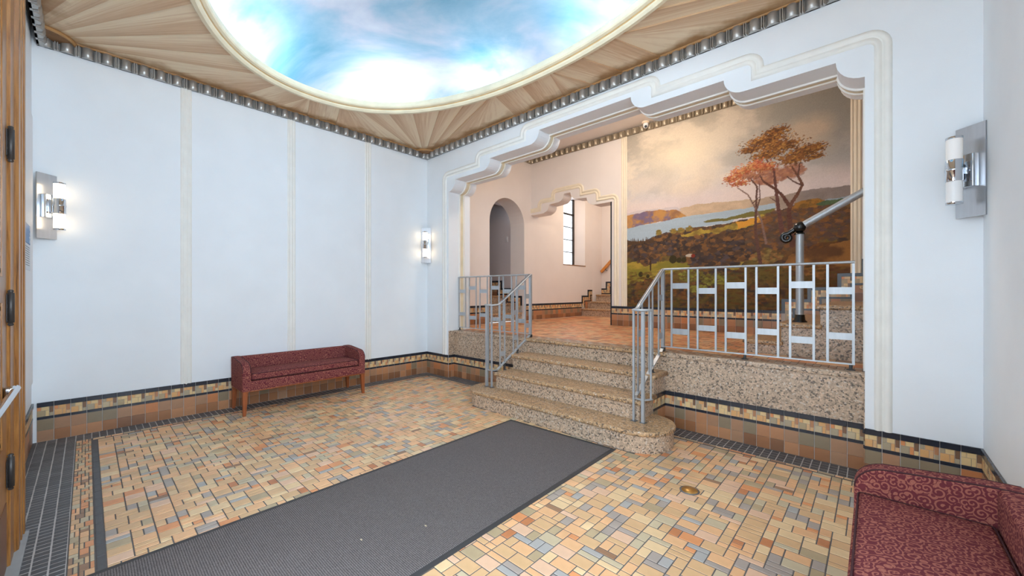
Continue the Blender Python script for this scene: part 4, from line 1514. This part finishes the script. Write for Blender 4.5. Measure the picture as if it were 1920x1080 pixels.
    for a, b, ru, rv, c in ((.03, .33, .07, .045, 200), (.12, .31, .08, .06, 260), (.22, .37, .09, .03, 200), (.29, .33, .10, .05, 280), (.43, .33, .10, .05, 300), (.55, .33, .10, .055, 340), (.52, .26, .10, .045, 260), (.60, .29, .06, .05, 200), (.42, .25, .07, .035, 160), (.13, .27, .05, .03, 120)):
        clump(a, b, ru, rv, dark, c, .010)
    cr = [(142, 96, 54), (104, 76, 54), (84, 68, 64), (124, 86, 50), (98, 82, 66), (92, 74, 72)]
    for a, b, ru, rv, c in ((.85, .42, .13, .05, 420), (.75, .40, .08, .06, 260), (.93, .38, .08, .07, 300), (.70, .34, .08, .06, 220), (.80, .33, .10, .05, 260)):
        clump(a, b, ru, rv, cr, c, .009, .6)
    clump(.86, .475, .05, .014, [(150, 106, 48), (122, 92, 50)], 120, .007)
    clump(.95, .468, .06, .006, [(86, 104, 74)], 60, .006)
    for a, b in ((.19, .415), (.27, .415), (.31, .416), (.35, .42)):
        clump(a, b, .014, .012, [(126, 112, 58), (150, 122, 60)], 40, .005)
    for a in np.linspace(.0, .16, 15):
        hh = .012 + .022 * r.random(); a += r.normal() * .004
        for q in range(6):
            daub(a, .365 + hh * q / 5, .0075 * (1 - q / 6.5), .006, C(84, 64, 46), .8)
    for a, b, s in ((.084, .186, .014), (.126, .175, .011), (.267, .262, .02), (.3, .256, .013), (.326, .256, .013)):
        daub(a, b, s, s * 1.1, C(62, 56, 34))
    daub(.142, .235, .005, .035, C(70, 52, 36))
    daub(.355, .278, .022, .008, C(190, 178, 160)); daub(.372, .275, .010, .010, C(130, 54, 40))
    fg = [(96, 84, 44), (124, 92, 50), (92, 62, 40), (74, 60, 36), (110, 70, 40)]
    for _ in range(900):
        a, b = r.random(), r.random() * .2
        daub(a, b, .012 * (.4 + r.random()), .005, C(*fg[int(r.integers(5))]) * (.75 + .4 * r.random()), .55)
    for a, b, ru, rv in ((.36, .17, .06, .03), (.47, .15, .06, .03), (.40, .10, .05, .02)):
        clump(a, b, ru, rv, [(140, 138, 60), (118, 112, 50), (96, 84, 44)], 120, .006, .7)
    clump(.70, .25, .06, .03, [(140, 120, 70), (104, 84, 54), (156, 110, 66)], 160, .007, .7)
    # trunks and branches
    def stroke(pts, w0, w1, col):
        w0, w1 = w0 * .68, w1 * .8
        P = [np.array(p) for p in pts]
        L_ = [np.linalg.norm(P[i + 1] - P[i]) for i in range(len(P) - 1)]
        tot = sum(L_); acc = 0
        for i in range(len(P) - 1):
            m = max(2, int(L_[i] / .0022))
            for q in range(m):
                f = (acc + L_[i] * q / m) / tot
                p = P[i] + (P[i + 1] - P[i]) * q / m
                w_ = w0 + (w1 - w0) * f
                daub(p[0] + r.normal() * .0008, p[1], w_, w_, C(*col) * (.8 + .4 * r.random()), .9)
            acc += L_[i]
    tc = (98, 70, 62)
    back = [(158, 110, 60), (122, 82, 50), (182, 134, 72), (96, 66, 50), (142, 94, 54), (108, 76, 50)]
    pinkc = [(188, 104, 72), (200, 132, 86), (168, 86, 66), (196, 152, 100), (158, 96, 66)]
    mauve = [(164, 116, 96), (140, 96, 82), (176, 124, 92)]
    clump(.72, .62, .075, .035, mauve, 420, .006, .55)
    clump(.80, .63, .05, .03, mauve, 200, .006, .5)
    stroke([(0.677, 0.219), (0.656, 0.372), (0.659, 0.507), (0.663, 0.586), (0.638, 0.623)], .0105, .004, tc)
    stroke([(0.70, 0.312), (0.68, 0.425), (0.645, 0.509), (0.624, 0.553), (0.581, 0.593)], .007, .003, (130, 104, 92))
    stroke([(0.656, 0.45), (0.675, 0.53), (0.672, 0.60)], .004, .0025, tc)
    stroke([(0.763, 0.353), (0.747, 0.478), (0.737, 0.573), (0.73, 0.651), (0.70, 0.705)], .013, .004, (104, 70, 64))
    stroke([(0.801, 0.296), (0.788, 0.442), (0.791, 0.472), (0.766, 0.521), (0.74, 0.557), (0.687, 0.605)], .016, .005, (96, 64, 54))
    stroke([(0.791, 0.472), (0.822, 0.527), (0.838, 0.562), (0.822, 0.602), (0.798, 0.652)], .011, .004, (110, 76, 62))
    stroke([(0.822, 0.602), (0.829, 0.664)], .005, .003, tc)
    stroke([(0.838, 0.558), (0.804, 0.583), (0.779, 0.611)], .005, .003, tc)
    stroke([(0.747, 0.494), (0.714, 0.526)], .004, .002, tc)
    stroke([(0.687, 0.605), (0.672, 0.64), (0.69, 0.70)], .005, .003, tc)
    stroke([(0.645, 0.509), (0.672, 0.535)], .004, .002, tc)
    for a, b, ru, rv, cols, c in ((.70, .79, .085, .035, back, 480), (.74, .825, .05, .022, back, 220), (.64, .765, .05, .018, back, 160), (.755, .755, .085, .030, back, 420), (.70, .725, .07, .025, back, 280),
                                  (.845, .708, .065, .028, back, 360), (.80, .685, .06, .025, back, 240), (.885, .718, .035, .018, back, 120), (.88, .675, .04, .012, back, 80),
                                  (.60, .66, .055, .035, pinkc, 360), (.655, .685, .05, .03, pinkc, 240), (.55, .642, .035, .02, pinkc, 120), (.59, .615, .05, .015, pinkc, 110), (.70, .67, .05, .02, pinkc, 150), (.64, .64, .04, .015, mauve, 100)):
        for _ in range(int(c * 1.5)):
            q = min(1.35, abs(r.normal()) * .62)
            t = r.random() * 2 * PI
            px, py = a + ru * q * math.cos(t), b + rv * q * math.sin(t)
            k = cols[int(r.integers(len(cols)))]
            sh = .78 + .34 * r.random() + .22 * np.clip((py - b) / max(rv, .01), -1, 1)
            z = .0046 * (.5 + r.random()) * (1.15 - .5 * q)
            daub(px, py, z * 1.5, z * .7, np.clip(C(*k) * sh, 0, 1), .85, r.normal() * .5)
    tex = (0.93 + 0.14 * r.random((n, n)))[..., None]
    return np.clip(img * tex, 0, 1), n
def build_mural():
    img, n = paint_mural()
    x0, x1, z0, z1 = 2.250, 5.282, 1.085, 4.135
    # the painted cloth ends above the stepped tile base
    X, Z = np.meshgrid(np.linspace(x0, x1, n), np.linspace(z0, z1, n))
    co = np.stack([X, np.full_like(X, YB - 0.004), Z], -1).reshape(-1, 3)
    idx = np.arange(n * n).reshape(n, n)
    q = np.stack([idx[:-1, :-1], idx[:-1, 1:], idx[1:, 1:], idx[1:, :-1]], -1).reshape(-1, 4)
    me = bpy.data.meshes.new('mural')
    me.vertices.add(len(co)); me.vertices.foreach_set('co', co.ravel())
    me.loops.add(q.size); me.loops.foreach_set('vertex_index', q.ravel().astype(np.int32))
    me.polygons.add(len(q)); me.polygons.foreach_set('loop_start', np.arange(0, q.size, 4, dtype=np.int32))
    me.polygons.foreach_set('loop_total', np.full(len(q), 4, np.int32))
    me.update(calc_edges=True)
    ca = me.color_attributes.new('paint', 'FLOAT_COLOR', 'POINT')
    ca.data.foreach_set('color', np.concatenate([img.reshape(-1, 3), np.ones((n * n, 1))], 1).astype(np.float32).ravel())
    N = NT('oil_paint')
    at = N.n('ShaderNodeAttribute', attribute_name='paint')
    N.l(at, 'Color', N.b, 'Base Color')
    N.b.inputs['Roughness'].default_value = 0.75
    N.b.inputs['Specular IOR Level'].default_value = 0.2
    mp = N.coord()
    nz = N.n('ShaderNodeTexNoise'); nz.inputs['Scale'].default_value = 90
    N.l(mp, 0, nz, 'Vector')
    N.bump(nz, 0, 0.15, 0.003)
    me.materials.append(N.m)
    o = link('mural', me)
    setp(o, 'large landscape mural of a river valley with autumn trees behind the railing', 'mural')
build_mural()

# ------------------------------------------------------------------ benches
def bench(loc, rz, label, L=1.385, D=0.50):
    root = empty('bench', loc, rz)
    setp(root, label, 'bench', 'burgundy upholstered benches')
    h0, hs, ht = 0.268, 0.372, 0.600
    MB().bevbox((-L / 2 + .004, -D / 2 + .004, h0 - .012), (L / 2 - .004, D / 2 - .004, h0 + .004), .004).build('wood_rail', ['cherry'], root)
    MB().bevbox((-L / 2 + .06, -D / 2, h0), (L / 2 - .06, D / 2 - .02, hs), .010).build('seat_frame', ['fabric'], root)
    bk = MB().bevbox((-L / 2 + .05, D / 2 - .085, h0), (L / 2 - .05, D / 2, ht - .004), .022).build('backrest', ['fabric'], root)
    ta = 0.082
    for s in (-1, 1):
        prof = [(D / 2, h0), (-D / 2, h0), (-D / 2, 0.47)]
        prof += [(-D / 2 + .12 - .12 * math.cos(t), 0.47 + .105 * math.sin(t)) for t in [PI / 2 * i / 8 for i in range(1, 9)]]
        prof += [(D / 2 - .10, ht), (D / 2 - .012, ht), (D / 2, ht - .012)]
        xa, xb = (-L / 2, -L / 2 + ta) if s < 0 else (L / 2 - ta, L / 2)
        e = .014
        rg = []
        cyc = [sum(p[0] for p in prof) / len(prof), (h0 + ht) / 2]
        def shr(d):
            out = []
            for y, z in prof:
                out.append((y + (cyc[0] - y) * d / (D / 2), z + (0 if z <= h0 + 1e-6 else (cyc[1] - z) * d / 0.16)))
            return out
        for x, d in ((xa, e), (xa + .004, e * .3), (xa + e, 0), (xb - e, 0), (xb - .004, e * .3), (xb, e)):
            rg.append([(x, y, z) for y, z in shr(d)])
        a = MB().rings(rg, 0, True, False).build('armrest', ['fabric'], root)
        for x in ((xa + .004), (xb - .004)):
            MB().tube([(x, y, z) for y, z in shr(e * .25)[2:]], .0035, 6).build('piping', ['piping'], a)
    x0, x1 = -L / 2 + ta + .004, L / 2 - ta - .004
    y0, y1 = -D / 2 + .012, D / 2 - .09
    cu = MB()
    rings = []
    r = .022
    lay = [(hs + .004, .012), (hs + .010, .003), (hs + .024, 0), (hs + .060, 0), (hs + .074, .004), (hs + .082, .016)]
    def rr(d, z):
        out = []
        for cx, cy, a0 in ((x1 - r, y1 - r, 0), (x0 + r, y1 - r, PI / 2), (x0 + r, y0 + r, PI), (x1 - r, y0 + r, 1.5 * PI)):
            for i in range(5):
                t = a0 + PI / 2 * i / 4
                out.append((cx + (r - d * .9) * math.cos(t), cy + (r - d * .9) * math.sin(t), z))
        return out
    for z, d in lay:
        rings.append(rr(d, z))
    cu.rings(rings, 0, False, True)
    # crowned top
    gx, gy = 14, 6
    rws = []
    for j in range(gy + 1):
        row = []
        for i in range(gx + 1):
            a, b = i / gx, j / gy
            zz = hs + .082 + .016 * (math.sin(PI * a) * math.sin(PI * b)) ** .5 - (0.0 if 0 < i < gx and 0 < j < gy else .002)
            row.append((x0 + .012 + (x1 - x0 - .024) * a, y0 + .012 + (y1 - y0 - .024) * b, zz))
        rws.append(row)
    cu.grid(rws)
    c = cu.build('seat_cushion', ['fabric'], root)
    for z, d in ((hs + .012, .0), (hs + .078, .004)):
        pr = rr(d, z)
        MB().tube(pr + [pr[0]], .0035, 6).build('piping', ['piping'], c)
    for sx in (-1, 1):
        for sy in (-1, 1):
            cx, cy = sx * (L / 2 - .030), sy * (D / 2 - .030)
            rg = []
            for z, wd in ((0, .014), (.02, .0155), (h0 - .008, .024)):
                ox_, oy_ = cx + sx * (.024 - wd), cy + sy * (.024 - wd)
                rg.append([(ox_ - wd, oy_ - wd, z), (ox_ + wd, oy_ - wd, z), (ox_ + wd, oy_ + wd, z), (ox_ - wd, oy_ + wd, z)])
            MB().rings(rg, 0, True).build('leg', ['cherry'], root)
    return root
bench((0.268, -2.04, 0), PI / 2, 'burgundy upholstered bench with cherry legs standing against the far left wall')
bench((5.688, -2.115, 0), -PI / 2, 'burgundy scroll-patterned bench close by in the bottom right corner')

# ------------------------------------------------------------------ rug
rg = MB()
inner = [(x + (3.32 - x) / abs(3.32 - x) * .035, y + (-2.4 - y) / abs(-2.4 - y) * .04) for x, y in RUG]
ccw = lambda p: p[::-1]
rg.rings([[(x, y, 0.0006) for x, y in ccw(RUG)], [(x + (3.32 - x) * .003, y + (-2.4 - y) * .003, 0.004) for x, y in ccw(RUG)]], 0, True)
rugo = rg.build('entrance_mat', ['rubber'])
setp(rugo, 'long dark brown ribbed carpet mat running to the foot of the stairs', 'mat')
MB().rings([[(x, y, 0.004) for x, y in ccw(inner)], [(x + (3.32 - x) * .004, y + (-2.4 - y) * .004, 0.0085) for x, y in ccw(inner)]], 0, True).build('carpet_pile', ['carpet'], rugo)

# ------------------------------------------------------------------ wall sconces
def sconce(loc, rz, label, up, dn, watt):
    root = empty('wall_sconce', loc, rz)
    setp(root, label, 'wall lamp', 'corner wall sconces')
    # local: front towards -y
    MB().box((-.079, -.006, -.29), (.079, 0.004, .29)).build('back_plate', ['plate'], root)
    MB().bevbox((-.048, -.048, -.105), (.048, -.005, .105), .006).build('mount_box', ['chrome'], root)
    MB().box((-.012, -.075, -.02), (.012, -.045, .02)).build('arm', ['chrome'], root)
    MB().box((-.026, -.080, -.052), (-.018, -.045, .052)).build('bracket', ['chrome'], root)
    yc = -.112
    MB().lathe([(.0385, -.068), (.0405, -.064), (.0405, -.004), (.0425, -.003), (.0425, .012), (.0405, .013), (.0405, .064), (.0385, .068)], (0, yc, 0), 24).build('socket_sleeve', ['chrome'], root)
    MB().lathe([(.037, .066), (.0375, .200)], (0, yc, 0), 24).build('glass_tube', [up], root)
    MB().lathe([(.0375, -.200), (.037, -.066)], (0, yc, 0), 24).build('glass_tube', [dn], root)
    MB().lathe([(.039, .198), (.039, .212), (.030, .214)], (0, yc, 0), 24).build('end_cap', ['chrome'], root)
    MB().lathe([(.030, -.214), (.039, -.212), (.039, -.198)], (0, yc, 0), 24).build('end_cap', ['chrome'], root)
    return root
zs = 2.115
sconce((0.0575, YF + 0.0575, zs), PI + math.radians(-45), 'lit chrome sconce in the left corner beside the oak door', 'lit', 'lit', 1)
sconce((0.0575, -0.0575, zs), math.radians(45), 'small lit chrome sconce in the back corner left of the opening', 'lit', 'lit', 1)
sconce((W - 0.0575, -0.0575, zs), math.radians(-45), 'unlit chrome sconce in the right corner above the large bench', 'dimlit', 'dim', 0)

# ------------------------------------------------------------------ oak door and casing at the left edge
dr = empty('door_1', (2.42, -4.13, 0))
struct(dr, 'oak entrance door with dark hinges and push bar at the left edge')
def D(mb):
    mb.v = [(x - 2.42, y + 4.13, z) for x, y, z in mb.v]
    return mb
ys0, ys1 = -4.185, -4.130
# leaf: stiles, rails, panels
zt = 2.86
for a, b in ((2.42, 2.56), (3.22, 3.36)):
    D(MB().box((a, ys0, 0.012), (b, ys1, zt))).build('stile', ['oak'], dr)
for z0, z1 in ((0.012, 0.62), (1.30, 1.42), (2.72, zt)):
    D(MB().box((2.56, ys0, z0), (3.22, ys1, z1))).build('rail', ['oak'], dr)
for z0, z1 in ((0.62, 1.30), (1.42, 2.72)):
    D(MB().box((2.56, ys0 + .015, z0), (3.22, ys1 - .024, z1))).build('panel', ['oak'], dr)
    fr = MB()
    for i, d in ((0, .016), (1, .008)):
        o_ = .018 * i
        fr.box((2.56 + o_, ys1 - .024, z0 + o_), (2.58 + o_, ys1 - d * .4, z1 - o_))
        fr.box((3.20 - o_, ys1 - .024, z0 + o_), (3.22 - o_, ys1 - d * .4, z1 - o_))
        fr.box((2.56 + o_, ys1 - .024, z0 + o_), (3.22 - o_, ys1 - d * .4, z0 + .02 + o_))
        fr.box((2.56 + o_, ys1 - .024, z1 - .02 - o_), (3.22 - o_, ys1 - d * .4, z1 - o_))
    D(fr).build('panel_moulding', ['oak'], dr)
D(MB().box((2.45, ys1, 0.03), (3.33, ys1 + .003, 0.34))).build('kick_plate', ['kick'], dr)
for zc in (0.472, 1.272, 2.07):
    hg = D(MB().lathe([(.006, -.088), (.011, -.082), (.007, -.074), (.0125, -.072), (.0125, .072), (.007, .074), (.011, .082), (.006, .088)], (2.412, -4.118, zc), 12)).build('hinge', ['darkmetal'], dr)
    mb = D(MB().box((2.37, -4.128, zc - .065), (2.455, -4.1265, zc + .065))).build('hinge_leaf', ['darkmetal'], hg)
pb = D(MB().tube([(2.47, -4.098, 0.885), (3.30, -4.098, 0.875)], [.016, .012], 10)).build('push_bar', ['chrome'], dr)
for x in (2.53, 3.27):
    D(MB().bevbox((x - .03, -4.13, 0.850), (x + .03, -4.092, 0.905), .010)).build('push_bar_bracket', ['chrome'], pb)
D(MB().box((2.02, -4.24, 0.001), (5.28, -4.085, 0.011))).build('threshold', ['threshold'], dr)
cs = MB()
prof = [(1.935, -4.20), (1.935, -4.118), (1.960, -4.106), (1.985, -4.112), (2.005, -4.100), (2.05, -4.100), (2.065, -4.112), (2.085, -4.104), (2.125, -4.104), (2.14, -4.116), (2.17, -4.106), (2.24, -4.106), (2.26, -4.120), (2.40, -4.120), (2.41, -4.132), (2.41, -4.20)]
cs.prism(prof[::-1], 0.0, 3.40)
D(cs).build('door_casing', ['oak'], dr)
hd = MB()
hd.box((2.41, -4.20, 2.875), (5.28, -4.115, 2.975))
hd.box((2.41, -4.20, 3.32), (5.28, -4.115, 3.42))
hd.box((3.37, -4.20, 0), (3.45, -4.115, 3.42))
hd.box((5.20, -4.20, 0), (5.28, -4.115, 3.42))
D(hd).build('door_frame', ['oak'], dr)
for a, b in ((2.42, 3.37), (3.45, 5.20)):
    D(MB().box((a, -4.165, 2.975), (b, -4.160, 3.32))).build('transom_pane', ['glass'], dr)

# notices on the entrance wall
yn = yf + 0.0285
sg = MB().box((0.635, yn, 1.715), (1.12, yn + .003, 1.860)).build('notice_sign', ['bluesign'])
setp(sg, 'blue notice with white letters half hidden by the oak door casing', 'sign')
def text(s, x, z, size, parent):
    cu = bpy.data.curves.new('lettering', 'FONT')
    cu.body = s
    cu.size = size
    cu.align_x = 'RIGHT'
    cu.align_y = 'CENTER'
    cu.extrude = 0.0005
    cu.materials.append(M['white'])
    tmp = bpy.data.objects.new('lettering_curve', cu)
    me = bpy.data.meshes.new_from_object(tmp)
    bpy.data.objects.remove(tmp)
    o = bpy.data.objects.new('lettering', me)
    COL.objects.link(o)
    o.location = (x, yn + .0042, z)
    o.rotation_euler = (PI / 2, 0, PI)
    o.parent = parent
for s, z, sz in (('R', 1.838, .046), ('E', 1.795, .030), ('LP', 1.765, .034), ('57', 1.735, .034)):
    text(s, 0.675, z, sz, sg)
pp = MB().box((0.60, yn, 1.515), (1.12, yn + .002, 1.705)).build('paper_notice', ['paper'])
setp(pp, 'white printed paper notice below the blue sign', 'notice')
pl = MB()
for i in range(9):
    pl.box((0.68, yn + .002, 1.685 - .017 * i), (1.08 - .04 * (i % 3), yn + .0025, 1.690 - .017 * i))
pl.build('print_lines', ['ink'], pp)

# ------------------------------------------------------------------ small things
sw = MB().bevbox((-.545, NB - .010, 2.455), (-.475, NB, 2.575), .003).build('light_switch', ['switch'])
setp(sw, 'pale light switch plate on the wall inside the arched niche', 'switch')
MB().box((-.518, NB - .018, 2.50), (-.502, NB - .009, 2.53)).build('toggle', ['switch'], sw)
sc = empty('security_camera', (2.64, 2.60, ZH))
setp(sc, 'small dome security camera on the hall ceiling above the mural', 'camera')
MB().lathe([(.062, 0.0), (.064, -.012), (.056, -.026), (.03, -.030)], (0, 0, 0), 20).build('mounting_base', ['camwhite'], sc)
MB().lathe([(.040, -.022), (.046, -.050), (.044, -.078), (.030, -.100), (.010, -.108)], (0, 0, 0), 20).build('camera_body', ['white'], sc)
mb = MB()
d = (Vector(CAM) - Vector((2.64, 2.60, ZH - .07))).normalized()
c0 = Vector((0, 0, -.075)) + d * .034
mb.tube([c0, c0 + d * .016], .022, 16)
mb.build('lens', ['black'], sc)
def floor_cap(x, y, r, label, mats):
    o = MB().lathe([(r * 1.15, 0.0), (r * 1.15, .003), (r, .004)], (0, 0, 0), 24).build('floor_cap', [mats[1]], None, (x, y, 0.0005))
    setp(o, label, 'floor cap')
    MB().lathe([(r * .97, .003), (r * .85, .010), (r * .5, .016), (0.002, .018)], (0, 0, 0), 24).build('domed_lid', [mats[0]], o)
floor_cap(4.585, -1.091, 0.055, 'domed brass floor cap set in the tiles right of the mat', ('brass', 'lead'))
floor_cap(1.43, -3.111, 0.05, 'flat stone-coloured floor cap in the tiles left of the mat', ('t_olive', 't_sage'))
hlamp = empty('ceiling_lamp', (2.95, 0.95, ZH))
setp(hlamp, 'flush ceiling lamp of the upper hall', 'lamp')
MB().lathe([(.11, 0), (.11, -.03), (.10, -.04)], (0, 0, 0), 20).build('lamp_base', ['chrome'], hlamp)
# litter on the mat
for i, (x, y) in enumerate(((3.62, -2.55), (3.47, -2.86))):
    o = MB().bevbox((x - .008, y - .003, .009), (x + .008, y + .003, .012), .001).build('litter_scrap', ['t_sage'])
    setp(o, ('tiny pale scrap on the mat nearer the stairs', 'tiny pale scrap on the mat nearer the entrance')[i], 'scrap')
